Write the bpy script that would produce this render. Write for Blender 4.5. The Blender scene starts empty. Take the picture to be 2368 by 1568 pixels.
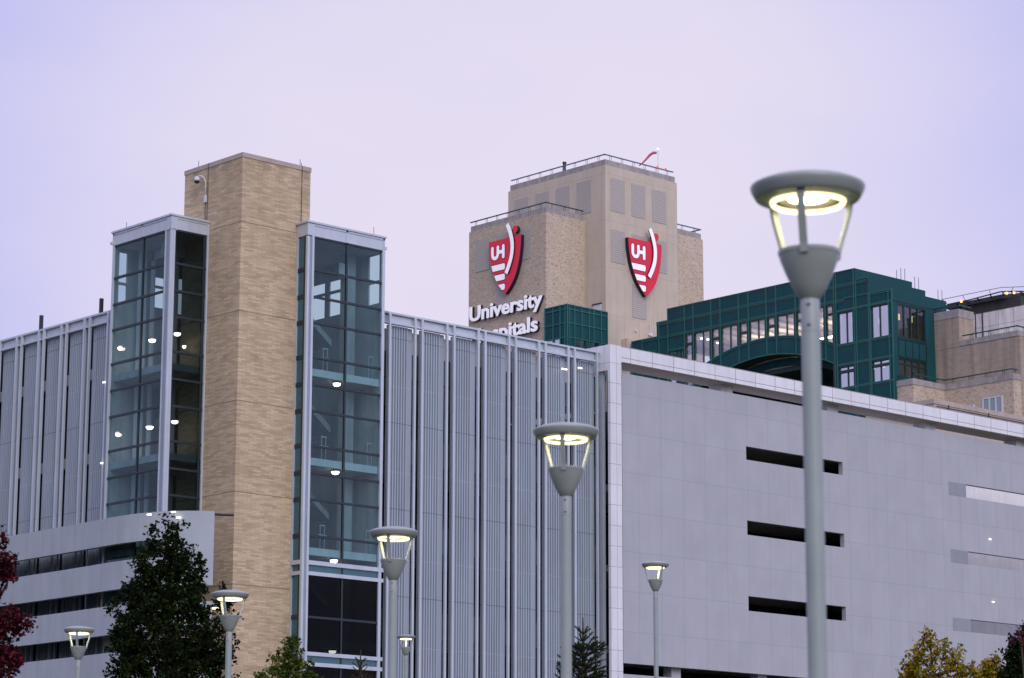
import bpy, bmesh, math, random
from mathutils import Vector, Matrix
PI = math.pi
R = math.radians
S = bpy.context.scene
COL = S.collection

# ------------------------------------------------------------------ camera
F_PX, PITCH, ROLL, YAW = 6085.4, 0.204823, 0.0026348, 0.8276936
CAM = Vector((0, 0, 1.6))
FW = Vector((math.cos(YAW)*math.cos(PITCH), math.sin(YAW)*math.cos(PITCH), math.sin(PITCH)))
rt0 = Vector((math.sin(YAW), -math.cos(YAW), 0)); up0 = rt0.cross(FW)
RT = rt0*math.cos(ROLL) + up0*math.sin(ROLL)
UP = up0*math.cos(ROLL) - rt0*math.sin(ROLL)
cd = bpy.data.cameras.new('camera'); cam = bpy.data.objects.new('camera', cd); COL.objects.link(cam)
M = Matrix((RT, UP, -FW)).transposed().to_4x4(); M.translation = CAM
cam.matrix_world = M
cd.sensor_width = 36; cd.lens = 36*F_PX/2368; cd.clip_start = 0.1; cd.clip_end = 6000
cd.dof.use_dof = True; cd.dof.focus_distance = 108; cd.dof.aperture_fstop = 3.6
S.camera = cam

def at(x, y, k):            # a point seen at (x, y) of the 2368 px wide photo, k metres along the view axis
    return CAM + (FW + RT*((x-1184)/F_PX) - UP*((y-784)/F_PX))*k

# ------------------------------------------------------------------ world: lavender overcast dusk sky
W = bpy.data.worlds.new('World'); S.world = W; W.use_nodes = True
nt = W.node_tree; nt.nodes.clear()
def wn(t, **k):
    n = nt.nodes.new(t)
    for a, b in k.items(): setattr(n, a, b)
    return n
wl = nt.links.new
SUN_EL, SUN_AZ = R(32), R(-114)         # direction towards the veiled sun, azimuth from +X
sd = Vector((math.cos(SUN_EL)*math.cos(SUN_AZ), math.cos(SUN_EL)*math.sin(SUN_AZ), math.sin(SUN_EL)))
tc = wn('ShaderNodeTexCoord')
sky = wn('ShaderNodeTexSky', sky_type='NISHITA', sun_disc=False, sun_elevation=SUN_EL,
         sun_rotation=PI/2-SUN_AZ, dust_density=3.0)
def wdot(v):
    d = wn('ShaderNodeVectorMath', operation='DOT_PRODUCT'); wl(tc.outputs['Generated'], d.inputs[0])
    d.inputs[1].default_value = v; return d.outputs['Value']
def wmap(s, a, b, c, d_):
    m = wn('ShaderNodeMapRange', interpolation_type='SMOOTHSTEP'); wl(s, m.inputs[0])
    for i, q in enumerate((a, b, c, d_)): m.inputs[i+1].default_value = q
    return m.outputs[0]
def wmix(f, a, b, mode='MIX'):
    m = wn('ShaderNodeMix', data_type='RGBA', blend_type=mode)
    for s, q in ((m.inputs[0], f), (m.inputs[6], a), (m.inputs[7], b)):
        if isinstance(q, (int, float)): s.default_value = q
        elif isinstance(q, tuple): s.default_value = (*q, 1)
        else: wl(q, s)
    return m.outputs[2]
d0 = (at(1180, 560, 1)-CAM).normalized()
glow = wmap(wdot(d0), math.cos(R(13)), math.cos(R(2)), 0, 1)
nz = wn('ShaderNodeTexNoise'); nz.inputs['Scale'].default_value = 9; nz.inputs['Detail'].default_value = 5; nz.inputs['Roughness'].default_value = .5
mp = wn('ShaderNodeMapping'); mp.inputs['Scale'].default_value = (1, 1, 2.2); wl(tc.outputs['Generated'], mp.inputs[0]); wl(mp.outputs[0], nz.inputs['Vector'])
cl = wmap(nz.outputs['Fac'], .3, .7, -.09, .09)
ad = wn('ShaderNodeMath', operation='ADD', use_clamp=True); wl(glow, ad.inputs[0]); wl(cl, ad.inputs[1])
cloud = wmix(ad.outputs[0], (5.75, 5.7, 9.1), (8.15, 7.5, 9.1))
right = wmap(wdot((0.0, -.6, 0.8)), -.1, .9, 1.0, 1.45)
left = wmap(wdot((-1, .1, 0.1)), 0.0, .9, 1.0, .90)
mul = wn('ShaderNodeMath', operation='MULTIPLY'); wl(right, mul.inputs[0]); wl(left, mul.inputs[1])
sc_ = wn('ShaderNodeVectorMath', operation='SCALE'); wl(cloud, sc_.inputs[0]); wl(mul.outputs[0], sc_.inputs['Scale'])
fin = wmix(.05, sc_.outputs[0], sky.outputs[0])
bg = wn('ShaderNodeBackground'); bg.inputs['Strength'].default_value = .1
wl(fin, bg.inputs['Color'])
wo = wn('ShaderNodeOutputWorld'); wl(bg.outputs[0], wo.inputs[0])

sl = bpy.data.lights.new('sun', 'SUN'); sl.energy = 1.3; sl.angle = R(40); sl.color = (1, .93, .86)
so = bpy.data.objects.new('sun', sl); COL.objects.link(so)
so.rotation_euler = sd.to_track_quat('Z', 'Y').to_euler()

vs = S.view_settings
S.display_settings.display_device = 'sRGB'
vs.view_transform = 'Standard'; vs.look = 'None'; vs.exposure = 0; vs.gamma = 1; vs.use_curve_mapping = False
S.cycles.use_denoising = True
S.cycles.max_bounces = 8; S.cycles.transparent_max_bounces = 12
S.cycles.sample_clamp_indirect = 4

# ------------------------------------------------------------------ materials
def newmat(name):
    m = bpy.data.materials.new(name); m.use_nodes = True
    t = m.node_tree; t.nodes.clear()
    o = t.nodes.new('ShaderNodeOutputMaterial')
    return m, t, o
class NT:
    def __init__(s, name):
        s.m, s.t, s.o = newmat(name)
        s.geo = s.t.nodes.new('ShaderNodeNewGeometry')
    def n(s, t, **k):
        x = s.t.nodes.new(t)
        for a, b in k.items(): setattr(x, a, b)
        return x
    def put(s, sock, v):
        if isinstance(v, (int, float)): sock.default_value = v
        elif isinstance(v, tuple): sock.default_value = (*v, 1) if len(v) == 3 and sock.type == 'RGBA' else v
        else: s.t.links.new(v, sock)
    def math(s, op, a, b=0, clamp=False):
        x = s.n('ShaderNodeMath', operation=op, use_clamp=clamp); s.put(x.inputs[0], a); s.put(x.inputs[1], b); return x.outputs[0]
    def mix(s, f, a, b, mode='MIX'):
        x = s.n('ShaderNodeMix', data_type='RGBA', blend_type=mode)
        s.put(x.inputs[0], f); s.put(x.inputs[6], a); s.put(x.inputs[7], b); return x.outputs[2]
    def sep(s):
        x = s.n('ShaderNodeSeparateXYZ'); s.put(x.inputs[0], s.geo.outputs['Position']); return x.outputs
    def comb(s, a, b, c=0):
        x = s.n('ShaderNodeCombineXYZ'); s.put(x.inputs[0], a); s.put(x.inputs[1], b); s.put(x.inputs[2], c); return x.outputs[0]
    def noise(s, scale, detail=4, vec=None, rough=.55):
        x = s.n('ShaderNodeTexNoise'); x.inputs['Scale'].default_value = scale; x.inputs['Detail'].default_value = detail
        x.inputs['Roughness'].default_value = rough
        s.put(x.inputs['Vector'], vec if vec is not None else s.geo.outputs['Position']); return x.outputs['Fac']
    def mr(s, v, a, b, c, d):
        x = s.n('ShaderNodeMapRange'); s.put(x.inputs[0], v)
        for i, q in enumerate((a, b, c, d)): x.inputs[i+1].default_value = q
        return x.outputs[0]
    def scale(s, col, f):
        x = s.n('ShaderNodeVectorMath', operation='SCALE'); s.put(x.inputs[0], col); s.put(x.inputs['Scale'], f); return x.outputs[0]
    def wallvec(s, sx=1, sz=1, ox=0, oz=0):
        p = s.sep(); u = s.math('ADD', p[0], p[1])
        return s.comb(s.math('MULTIPLY', s.math('ADD', u, ox), sx), s.math('MULTIPLY', s.math('ADD', p[2], oz), sz))
    def bsdf(s, col, rough=.7, metal=0.0, spec=.4, bump=None, bstr=.2, bdist=.01):
        b = s.n('ShaderNodeBsdfPrincipled'); s.put(b.inputs['Base Color'], col); s.put(b.inputs['Roughness'], rough)
        b.inputs['Metallic'].default_value = metal; b.inputs['Specular IOR Level'].default_value = spec
        if bump is not None:
            bp = s.n('ShaderNodeBump'); bp.inputs['Strength'].default_value = bstr; bp.inputs['Distance'].default_value = bdist
            s.put(bp.inputs['Height'], bump); s.t.links.new(bp.outputs[0], b.inputs['Normal'])
        s.t.links.new(b.outputs[0], s.o.inputs[0]); return s.m
def weathered(name, col, rough=.6, metal=0., var=.15, spec=.4, streak=.12, scale=1.2):
    k = NT(name); p = k.sep()
    f = k.mr(k.noise(scale), .3, .7, 1-var, 1+var*.6)
    st = k.noise(1, 3, k.comb(k.math('MULTIPLY', k.math('ADD', p[0], p[1]), 3.0), k.math('MULTIPLY', p[2], .25)))
    f2 = k.mr(st, .35, .75, 1, 1-streak)
    return k.bsdf(k.scale(k.mix(0, col, col), k.math('MULTIPLY', f, f2)), rough, metal, spec)
def emit(name, col, strength):
    m, t, o = newmat(name); e = t.nodes.new('ShaderNodeEmission'); e.inputs[0].default_value = (*col, 1); e.inputs[1].default_value = strength
    t.links.new(e.outputs[0], o.inputs[0]); return m
def brick(name, c1, c2, mortar, bw, rh, bias=0., line=None, flecks=False):
    k = NT(name); v = k.wallvec()
    b = k.n('ShaderNodeTexBrick', offset=.5, squash=1); k.put(b.inputs['Vector'], v)
    k.put(b.inputs['Color1'], c1); k.put(b.inputs['Color2'], c2); k.put(b.inputs['Mortar'], mortar)
    b.inputs['Scale'].default_value = 1; b.inputs['Mortar Size'].default_value = rh*.07; b.inputs['Mortar Smooth'].default_value = .2
    b.inputs['Bias'].default_value = bias; b.inputs['Brick Width'].default_value = bw; b.inputs['Row Height'].default_value = rh
    p = k.sep()
    u = k.math('ADD', p[0], p[1])
    nz_ = k.noise(1, 4, k.comb(k.math('MULTIPLY', u, 1.5), k.math('MULTIPLY', p[2], 3.4)))
    col = k.scale(b.outputs['Color'], k.mr(nz_, .3, .7, .90, 1.08))
    col = k.scale(col, k.mr(k.noise(.25, 2), .3, .7, .93, 1.06))
    st = k.noise(1, 3, k.comb(k.math('MULTIPLY', u, 2.2), k.math('MULTIPLY', p[2], .12)))
    col = k.scale(col, k.mr(st, .5, .8, 1, .90))
    if flecks:
        w = k.math('ADD', k.math('MULTIPLY', u, 1.0), k.math('MULTIPLY', p[2], .9))
        w2 = k.math('SUBTRACT', k.math('MULTIPLY', u, 2.1), k.math('MULTIPLY', p[2], 3.6))
        fl = k.noise(2.6, 1, k.comb(w, w2), .4)
        col = k.mix(k.mr(fl, .57, .63, 0, .75), col, tuple(q*.60 for q in c2))
    if line:
        dz = k.mr(p[2], 29.2, 30.4, 0, 1); col = k.scale(col, k.math('SUBTRACT', 1, k.math('MULTIPLY', k.math('MULTIPLY', dz, dz), k.mr(st, .35, .7, 0, .28))))
        z0, pitch = line
        fr = k.math('PINGPONG', k.math('SUBTRACT', p[2], z0), pitch/2)
        col = k.mix(k.math('MULTIPLY', k.math('LESS_THAN', fr, .022), .6), col, tuple(q*.3 for q in c2))
    return k.bsdf(col, .85, 0, .2, b.outputs['Fac'], .25, .01)
def grid_panel(name, col, w, h, ox, oz, seam, var=.05, rough=.55, spec=.4, mort=.012, dirt=.1):
    k = NT(name); v = k.wallvec(1, 1, ox, oz)
    b = k.n('ShaderNodeTexBrick', offset=0, squash=1); k.put(b.inputs['Vector'], v)
    k.put(b.inputs['Color1'], tuple(q*(1-var) for q in col)); k.put(b.inputs['Color2'], tuple(min(1, q*(1+var)) for q in col)); k.put(b.inputs['Mortar'], seam)
    b.inputs['Scale'].default_value = 1; b.inputs['Mortar Size'].default_value = mort; b.inputs['Mortar Smooth'].default_value = .3
    b.inputs['Brick Width'].default_value = w; b.inputs['Row Height'].default_value = h; b.inputs['Bias'].default_value = 0
    p = k.sep()
    st = k.noise(1, 4, k.comb(k.math('MULTIPLY', k.math('ADD', p[0], p[1]), 2.5), k.math('MULTIPLY', p[2], .35)))
    c = k.scale(b.outputs['Color'], k.mr(st, .4, .75, 1, 1-dirt))
    c = k.scale(c, k.mr(k.noise(.8), .3, .7, .96, 1.04))
    return k.bsdf(c, rough, 0, spec)
def glass(name, tint, refl=1.0, rough=.02, base=.04, rcol=(1, 1, 1)):
    k = NT(name)
    tr = k.n('ShaderNodeBsdfTransparent'); k.put(tr.inputs[0], tint)
    gl = k.n('ShaderNodeBsdfGlossy'); k.put(gl.inputs['Color'], rcol); gl.inputs['Roughness'].default_value = rough
    wv = k.n('ShaderNodeBump'); wv.inputs['Strength'].default_value = .12; wv.inputs['Distance'].default_value = .05
    k.put(wv.inputs['Height'], k.noise(.9, 2)); k.t.links.new(wv.outputs[0], gl.inputs['Normal'])
    # two-sided Schlick fresnel: a flat pane reflects the same from either side
    dp = k.n('ShaderNodeVectorMath', operation='DOT_PRODUCT')
    k.put(dp.inputs[0], k.geo.outputs['Normal']); k.put(dp.inputs[1], k.geo.outputs['Incoming'])
    c = k.math('SUBTRACT', 1, k.math('ABSOLUTE', dp.outputs['Value']), True)
    f = k.math('MULTIPLY', k.math('POWER', c, 4.0), refl)
    f = k.math('ADD', f, base, True)
    mx = k.n('ShaderNodeMixShader'); k.put(mx.inputs[0], f)
    k.t.links.new(tr.outputs[0], mx.inputs[1]); k.t.links.new(gl.outputs[0], mx.inputs[2]); k.t.links.new(mx.outputs[0], k.o.inputs[0])
    return k.m
def leafmat(name, ramp, rough=.6, trans=.25):
    k = NT(name); cr = k.n('ShaderNodeValToRGB'); k.put(cr.inputs[0], k.geo.outputs['Random Per Island'])
    el = cr.color_ramp.elements
    while len(el) < len(ramp): el.new(.5)
    for e, (p, c) in zip(el, ramp): e.position = p; e.color = (*c, 1)
    d = k.n('ShaderNodeBsdfPrincipled'); k.put(d.inputs['Base Color'], cr.outputs[0]); d.inputs['Roughness'].default_value = rough
    d.inputs['Specular IOR Level'].default_value = .08
    t = k.n('ShaderNodeBsdfTranslucent'); k.put(t.inputs[0], cr.outputs[0])
    mx = k.n('ShaderNodeMixShader'); mx.inputs[0].default_value = trans
    k.t.links.new(d.outputs[0], mx.inputs[1]); k.t.links.new(t.outputs[0], mx.inputs[2]); k.t.links.new(mx.outputs[0], k.o.inputs[0])
    return k.m

BR = brick('tan_brick', (.66, .515, .325), (.455, .35, .22), (.36, .285, .20), .42, .0735, .0, (24.06, 3.65))
BRH = brick('hospital_brick', (.60, .495, .37), (.54, .44, .325), (.44, .36, .28), .3, .09, .1, None, True)
BRU = brick('upper_brick', (.47, .39, .30), (.42, .345, .265), (.31, .25, .2), .3, .09, .1, (37.3, 5.2))
STU = grid_panel('tower_facing', (.57, .49, .38), 1.55, 3.6, .3, .2, (.40, .34, .275), .02, .85, .2, .012, .10)
COP = weathered('stone_coping', (.40, .37, .35), .85, 0, .2, .2, .3, 2)
BCAP = weathered('brick_cap', (.47, .40, .34), .8, 0, .1, .2)
ALU = weathered('pale_aluminium', (.57, .625, .665), .42, .25, .06, .5, .12)
ALD = weathered('grey_aluminium', (.30, .36, .42), .5, .2, .08, .5, .1)
WHT = grid_panel('white_cladding', (.77, .785, .79), 1.395, .5, -165.41, -24.95, (.36, .30, .30), .04, .5, .4, .02, .1)
WCOL = grid_panel('white_column_cladding', (.74, .755, .765), .48, .92, .15, .2, (.38, .33, .33), .03, .5, .4, .012, .1)
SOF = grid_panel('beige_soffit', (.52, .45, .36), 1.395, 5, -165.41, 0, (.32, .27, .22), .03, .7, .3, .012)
GRY = grid_panel('grey_wall_panel', (.425, .435, .455), 1.46, 1.79, -165.0, -23.4, (.32, .35, .37), .022, .6, .35, .014, .05)
GRD = weathered('grey_patch_panel', (.30, .325, .345), .6, 0, .05)
CON = weathered('pale_concrete', (.41, .455, .48), .75, 0, .07, .3, .12, .9)
CNI = weathered('inner_concrete', (.58, .58, .56), .85, 0, .15, .2, .25)
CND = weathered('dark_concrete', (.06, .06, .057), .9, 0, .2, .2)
CNW = weathered('white_concrete', (.84, .82, .80), .8, 0, .08, .2, .12)
MUL = weathered('dark_mullion', (.018, .030, .036), .45, 0, .05, .5)
LGT = emit('ceiling_light_lens', (1, .68, .60), 15)
LGS = emit('small_lamp_lens', (1, .86, .68), 4)
LGA = emit('amber_lens', (1, .45, .12), 3)
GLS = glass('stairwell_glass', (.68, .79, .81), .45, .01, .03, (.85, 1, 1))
GLT = glass('teal_glass', (.12, .28, .32), .6, .02, .06)
GLP = weathered('teal_spandrel_glass', (.04, .13, .15), .12, 0, .05, .6)
GLW = glass('window_glass', (.62, .68, .72), .5, .01, .34)
GLR = glass('room_glass', (.88, .92, .95), .5, .01, .20)
GLB = glass('bluish_window_glass', (.5, .6, .66), .4, .02, .60)
DGN = weathered('green_panel', (.010, .070, .078), .65, 0, .10, .2, .15)
DGR = weathered('green_rib', (.015, .135, .115), .4, 0, .05, .5)
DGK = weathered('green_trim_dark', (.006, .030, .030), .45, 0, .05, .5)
RAIL = weathered('green_railing', (.012, .075, .068), .4, 0, .05, .5)
RAILB = weathered('blue_grey_railing', (.10, .16, .24), .4, .2, .05, .5)
LOU = None
def louvre():
    k = NT('louvre_slats'); p = k.sep()
    fr = k.math('FRACT', k.math('MULTIPLY', p[2], 6.2))
    c = k.mix(k.math('GREATER_THAN', fr, .55), (.47, .43, .37), (.34, .31, .275))
    return k.bsdf(c, .6, 0, .4)
LOU = louvre()
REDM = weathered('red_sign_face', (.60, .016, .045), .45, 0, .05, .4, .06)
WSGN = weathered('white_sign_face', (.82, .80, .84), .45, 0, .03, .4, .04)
NAVY = weathered('navy_sign_edge', (.012, .012, .03), .5, 0, .05)
CRIM = weathered('dark_red_outline', (.30, .006, .035), .5, 0, .05)
POLE = weathered('grey_lamp_paint', (.31, .36, .335), .42, 0, .08, .5, .1, 4)
LHD = weathered('grey_lamp_head_paint', (.32, .355, .325), .28, 0, .08, .6, .10, 5)
LAMP = emit('lamp_lens', (1, .86, .56), 28)
LRING = emit('lamp_ring', (1, .84, .45), 2.6)
LREF = weathered('lamp_reflector', (.20, .20, .16), .35, .1, .05, .5)
STEEL = weathered('dark_steel', (.05, .055, .06), .5, .4, .1)
WPL = weathered('white_plastic', (.7, .7, .72), .4, 0, .05)
BLK = weathered('black_dome', (.02, .02, .022), .15, 0, .05, .6)
PINK = weathered('windsock_cloth', (.62, .10, .20), .8, 0, .1)
BARK = weathered('bark', (.07, .055, .045), .9, 0, .3, .2)
YELB = weathered('yellow_plastic', (.7, .5, .06), .5)
for m_, e_ in ((WSGN, .30), (REDM, .14)):      # weak emission added to the white and red sign faces
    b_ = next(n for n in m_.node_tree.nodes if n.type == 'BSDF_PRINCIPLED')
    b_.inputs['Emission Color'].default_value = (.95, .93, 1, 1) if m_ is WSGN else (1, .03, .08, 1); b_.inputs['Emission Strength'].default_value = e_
def ribmat():
    k = NT('ribbed_metal'); p = k.sep()
    f = k.mr(k.noise(1, 3, k.comb(k.math('MULTIPLY', k.math('ADD', p[0], p[1]), 2), k.math('MULTIPLY', p[2], .2))), .3, .75, 1.03, .88)
    fr = k.math('PINGPONG', k.math('SUBTRACT', p[2], 20.55), 1.81)
    c = k.scale(k.mix(k.math('MULTIPLY', k.math('LESS_THAN', fr, .02), .6), (.41, .47, .515), (.16, .18, .20)), f)
    fr2 = k.math('PINGPONG', k.math('SUBTRACT', p[2], 22.1), 1.81)
    c = k.mix(k.math('MULTIPLY', k.math('LESS_THAN', fr2, .025), .35), c, (.56, .61, .65))
    return k.bsdf(c, .45, .25, .5)
RIB = ribmat()
def grass():
    k = NT('grass_ground')
    c = k.mix(k.mr(k.noise(.15), .35, .65, 0, 1), (.035, .055, .02), (.06, .07, .035))
    c = k.scale(c, k.mr(k.noise(3, 6), .3, .7, .7, 1.2))
    return k.bsdf(c, .9, 0, .2)

# ------------------------------------------------------------------ mesh helpers
class MB:
    def __init__(s): s.v = []; s.f = []; s.mi = []; s.cur = 0
    def add(s, vs_, fs):
        o = len(s.v); s.v += [tuple(q) for q in vs_]
        for f in fs: s.f.append(tuple(i+o for i in f)); s.mi.append(s.cur)
        return s
    def box(s, x0, x1, y0, y1, z0, z1):
        if x0 > x1: x0, x1 = x1, x0
        if y0 > y1: y0, y1 = y1, y0
        if z0 > z1: z0, z1 = z1, z0
        return s.add([(x0,y0,z0),(x1,y0,z0),(x1,y1,z0),(x0,y1,z0),(x0,y0,z1),(x1,y0,z1),(x1,y1,z1),(x0,y1,z1)],
                     [(0,3,2,1),(4,5,6,7),(0,1,5,4),(1,2,6,5),(2,3,7,6),(3,0,4,7)])
    def prism(s, poly, ax, a, b, pin=None):
        # poly of (u, v); ax 'x': point (w, u, v); ax 'y': (u, w, v); ax 'z': (u, v, w)
        m = {'x': lambda u, v, w: (w, u, v), 'y': lambda u, v, w: (u, w, v), 'z': lambda u, v, w: (u, v, w)}[ax]
        n = len(poly)
        vs_ = [m(u, v, a) for u, v in poly]+[m(u, v, b) for u, v in poly]
        return s.add(vs_, [tuple(range(n))[::-1], tuple(range(n, 2*n))]+[(i, (i+1) % n, (i+1) % n+n, i+n) for i in range(n)])
    def strip(s, top, bot, ax, a, b):
        # thick ribbon between two polylines of (u, v) of the same length
        for i in range(len(top)-1):
            s.prism([bot[i], bot[i+1], top[i+1], top[i]], ax, a, b)
        return s
    def tube(s, pts, r, n=8, cap=True):
        pts = [Vector(p) for p in pts]; rs = r if isinstance(r, (list, tuple)) else [r]*len(pts)
        o = len(s.v); prev = None
        for i, p in enumerate(pts):
            d = (pts[min(i+1, len(pts)-1)]-pts[max(i-1, 0)]).normalized()
            if prev is None:
                a = d.orthogonal().normalized()
            else:
                a = (prev-d*prev.dot(d)); a = a.normalized() if a.length > 1e-6 else d.orthogonal().normalized()
            prev = a; b = d.cross(a)
            for k in range(n):
                t = 2*PI*k/n; s.v.append(tuple(p+(a*math.cos(t)+b*math.sin(t))*rs[i]))
        for i in range(len(pts)-1):
            for k in range(n):
                s.f.append((o+i*n+k, o+i*n+(k+1) % n, o+(i+1)*n+(k+1) % n, o+(i+1)*n+k)); s.mi.append(s.cur)
        if cap:
            s.f.append(tuple(range(o, o+n))[::-1]); s.mi.append(s.cur)
            e = o+(len(pts)-1)*n; s.f.append(tuple(range(e, e+n))); s.mi.append(s.cur)
        return s
    def lathe(s, prof, c=(0, 0, 0), n=32):
        o = len(s.v)
        for r, z in prof:
            for k in range(n):
                t = 2*PI*k/n; s.v.append((c[0]+r*math.cos(t), c[1]+r*math.sin(t), c[2]+z))
        for i in range(len(prof)-1):
            for k in range(n):
                s.f.append((o+i*n+k, o+i*n+(k+1) % n, o+(i+1)*n+(k+1) % n, o+(i+1)*n+k)); s.mi.append(s.cur)
        return s
    def build(s, name, mats, parent=None, smooth=False, autosmooth=None):
        me = bpy.data.meshes.new(name); me.from_pydata(s.v, [], s.f); me.update()
        if not isinstance(mats, (list, tuple)): mats = [mats]
        for m in mats: me.materials.append(m)
        if len(mats) > 1: me.polygons.foreach_set('material_index', s.mi)
        if smooth:
            me.polygons.foreach_set('use_smooth', [True]*len(me.polygons))
            if autosmooth: 
                try: me.set_sharp_from_angle(angle=R(autosmooth))
                except Exception: pass
        o = bpy.data.objects.new(name, me); COL.objects.link(o)
        if parent: o.parent = parent; 
        return o
LOC = {}
def thing(name, label, cat, loc=(0, 0, 0), rz=0, group=None):
    o = bpy.data.objects.new(name, None); COL.objects.link(o); o.location = loc; o.rotation_euler[2] = rz
    o.empty_display_size = .3
    o['label'] = label; o['category'] = cat
    if group: o['group'] = group
    return o
def tag(o, label, cat, group=None):
    o['label'] = label; o['category'] = cat
    if group: o['group'] = group
    return o
def adopt(parent, o):
    # parent keeps the child's mesh in world coordinates
    o.parent = parent
    o.matrix_parent_inverse = Matrix.Translation(-Vector(parent.location))
    return o
def part(mb, name, mat, parent, **k):
    return adopt(parent, mb.build(name, mat, None, **k))
def sub(mb, name, mat, parent, **k):       # sub-part of a part whose own matrix is identity in the world
    o = mb.build(name, mat, None, **k); o.parent = parent
    o.matrix_parent_inverse = Matrix.Identity(4)
    return o
def each(fn, mb, name, mat, parent, **k):
    # every separate piece of mb becomes an object of its own
    par = list(range(len(mb.v)))
    def find(i):
        while par[i] != i: par[i] = par[par[i]]; i = par[i]
        return i
    for f in mb.f:
        for q in f[1:]: par[find(q)] = find(f[0])
    groups = {}
    for f in mb.f: groups.setdefault(find(f[0]), []).append(f)
    for fs in groups.values():
        ids = sorted({q for f in fs for q in f}); mp_ = {q: i for i, q in enumerate(ids)}
        m = MB(); m.add([mb.v[q] for q in ids], [tuple(mp_[q] for q in f) for f in fs]); fn(m, name, mat, parent, **k)
def vsubdiv_bevel(o, w=.02, seg=2):
    b = o.modifiers.new('bevel', 'BEVEL'); b.width = w; b.segments = seg; b.limit_method = 'ANGLE'; b.angle_limit = R(40)
    return o

# ------------------------------------------------------------------ ground
def gz(x, y):
    d = x*math.cos(YAW)+y*math.sin(YAW)
    return 3.0*min(max((d-14)/85, 0), 1)
g = MB()
rings = [-400, -60, 0, 14, 30, 50, 70, 99, 130, 220, 500, 1500, 4000]
lat = [-4000, -900, -250, -80, -30, 0, 30, 80, 250, 900, 4000]
fx, fy = math.cos(YAW), math.sin(YAW)
for d in rings:
    for l in lat:
        x, y = fx*d+fy*l, fy*d-fx*l
        g.v.append((x, y, gz(x, y)))
for i in range(len(rings)-1):
    for j in range(len(lat)-1):
        a = i*len(lat)+j; g.f.append((a, a+1, a+len(lat)+1, a+len(lat))); g.mi.append(0)
go = g.build('ground', grass(), smooth=True); go['kind'] = 'structure'

# ================================================================== parking garage
G = thing('parking_garage', 'long pale grey parking garage with ribbed metal screens, tan brick stair tower and glass stairwells', 'garage', (68, 86, 3))
TX0, TX1, TY0, TY1, TZ = 61.38, 64.86, 82.9, 86.87, 30.4
# --- brick tower
t = MB(); t.box(TX0, TX1, TY0, TY1, 2, TZ)
tower = part(t, 'brick_tower', BR, G)
c = MB(); c.box(TX0-.025, TX1+.025, TY0-.025, TY1+.025, TZ, TZ+.19)
sub(c, 'coping', BCAP, tower)
c = MB()
for x, y in ((62.0, 84.09), (61.5, 86.1), (64.42, 83.05)): c.tube([(x, y, TZ+.18), (x, y, TZ+.50)], .012, 6)
each(sub, c, 'lightning_rod', STEEL, tower)
c = MB(); c.tube([(64.39, 82.87, 28.1), (64.4, 82.87, 30.5), (64.36, 82.9, 30.7)], .014, 6); c.tube([(61.35, 85.21, 28.1), (61.35, 85.21, 30.6)], .012, 6)
each(sub, c, 'conduit', STEEL, tower)

FZ = [27.5, 26.1, 24.98, 23.91, 22.48, 21.37, 20.28, 18.86, 17.76, 16.69, 15.23, 14.17]
SLABS = [(21.76, 22.04), (18.12, 18.40), (14.50, 14.78), (10.88, 11.16), (7.2, 7.5)]
CEI = 27.42
def profile_post(mb, x, y, sx, sy, z0, z1, w=.2):
    # three-ribbed aluminium corner post; (sx, sy) outward directions of the two glass faces
    mb.box(x-.05, x+.07, y-.05, y+.07, z0, z1)

# --- left glass stairwell (west face x=59.52, south face y=85.07)
GX, GY, GY1 = 59.52, 85.07, 89.2
Z0L = 12.0
fr = MB()
fr.box(GX-.03, GX+.10, GY1-.12, GY1, Z0L, 27.5)                     # far end post
for y in (GY-.03, GY+.30): fr.box(GX-.05, GX+.07, y, y+.07, Z0L, 27.5)
fr.box(GX+.07, GX+.17, GY-.05, GY+.05, Z0L, 27.5)
fr.box(61.27, 61.36, GY-.04, GY+.06, Z0L, 27.5)
lg = part(fr, 'glass_stairwell', ALU, G)
f = MB(); f.box(GX-.02, GX+.05, GY+.05, GY+.29, Z0L, 27.45); f.box(GX+.02, GX+.07, GY, GY+.05, Z0L, 27.45)
sub(f, 'corner_cover', ALD, lg)
f = MB()
f.box(GX-.02, 61.375, GY-.02, GY1, 27.5, 28.02)                       # fascia band
sub(f, 'fascia', ALU, lg)
f = MB()
f.box(GX-.09, 61.375, GY-.09, GY1+.06, 28.02, 28.10)
f.box(GX-.05, GX+.25, GY-.05, GY+.25, 27.46, 28.0)
for y in (87.05, 89.1): f.box(GX-.045, GX+.02, y, y+.10, 27.5, 28.02)
f.box(61.27, 61.37, GY-.045, GY+.02, 27.5, 28.02)
f.box(GX-.045, GX, GY+.25, GY1, 27.93, 28.015); f.box(GX+.25, 61.27, GY-.045, GY, 27.93, 28.015)
f.box(GX-.11, GX+.05, GY1-.02, GY1+.08, 27.55, 27.66)
sub(f, 'fascia_trim', ALU, lg)
m = MB()
for z in FZ[1:-1]:
    m.box(GX-.01, GX+.09, GY+.37, GY1-.12, z-.045, z+.045)
    m.box(GX+.17, 61.27, GY-.01, GY+.09, z-.045, z+.045)
m.box(GX-.005, GX+.085, 87.0, 87.07, Z0L, 27.5)
m.box(61.12, 61.2, GY+.0, GY+.08, Z0L, 27.5)
m.box(GX-.005, GX+.085, GY+.37, GY1-.12, 27.43, 27.5); m.box(GX+.17, 61.27, GY-.005, GY+.085, 27.43, 27.5)
sub(m, 'mullion', MUL, lg)
p = MB(); p.box(GX+.03, GX+.045, GY+.37, GY1-.12, Z0L, 27.43); sub(p, 'west_pane', GLS, lg).name = 'pane'
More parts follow.
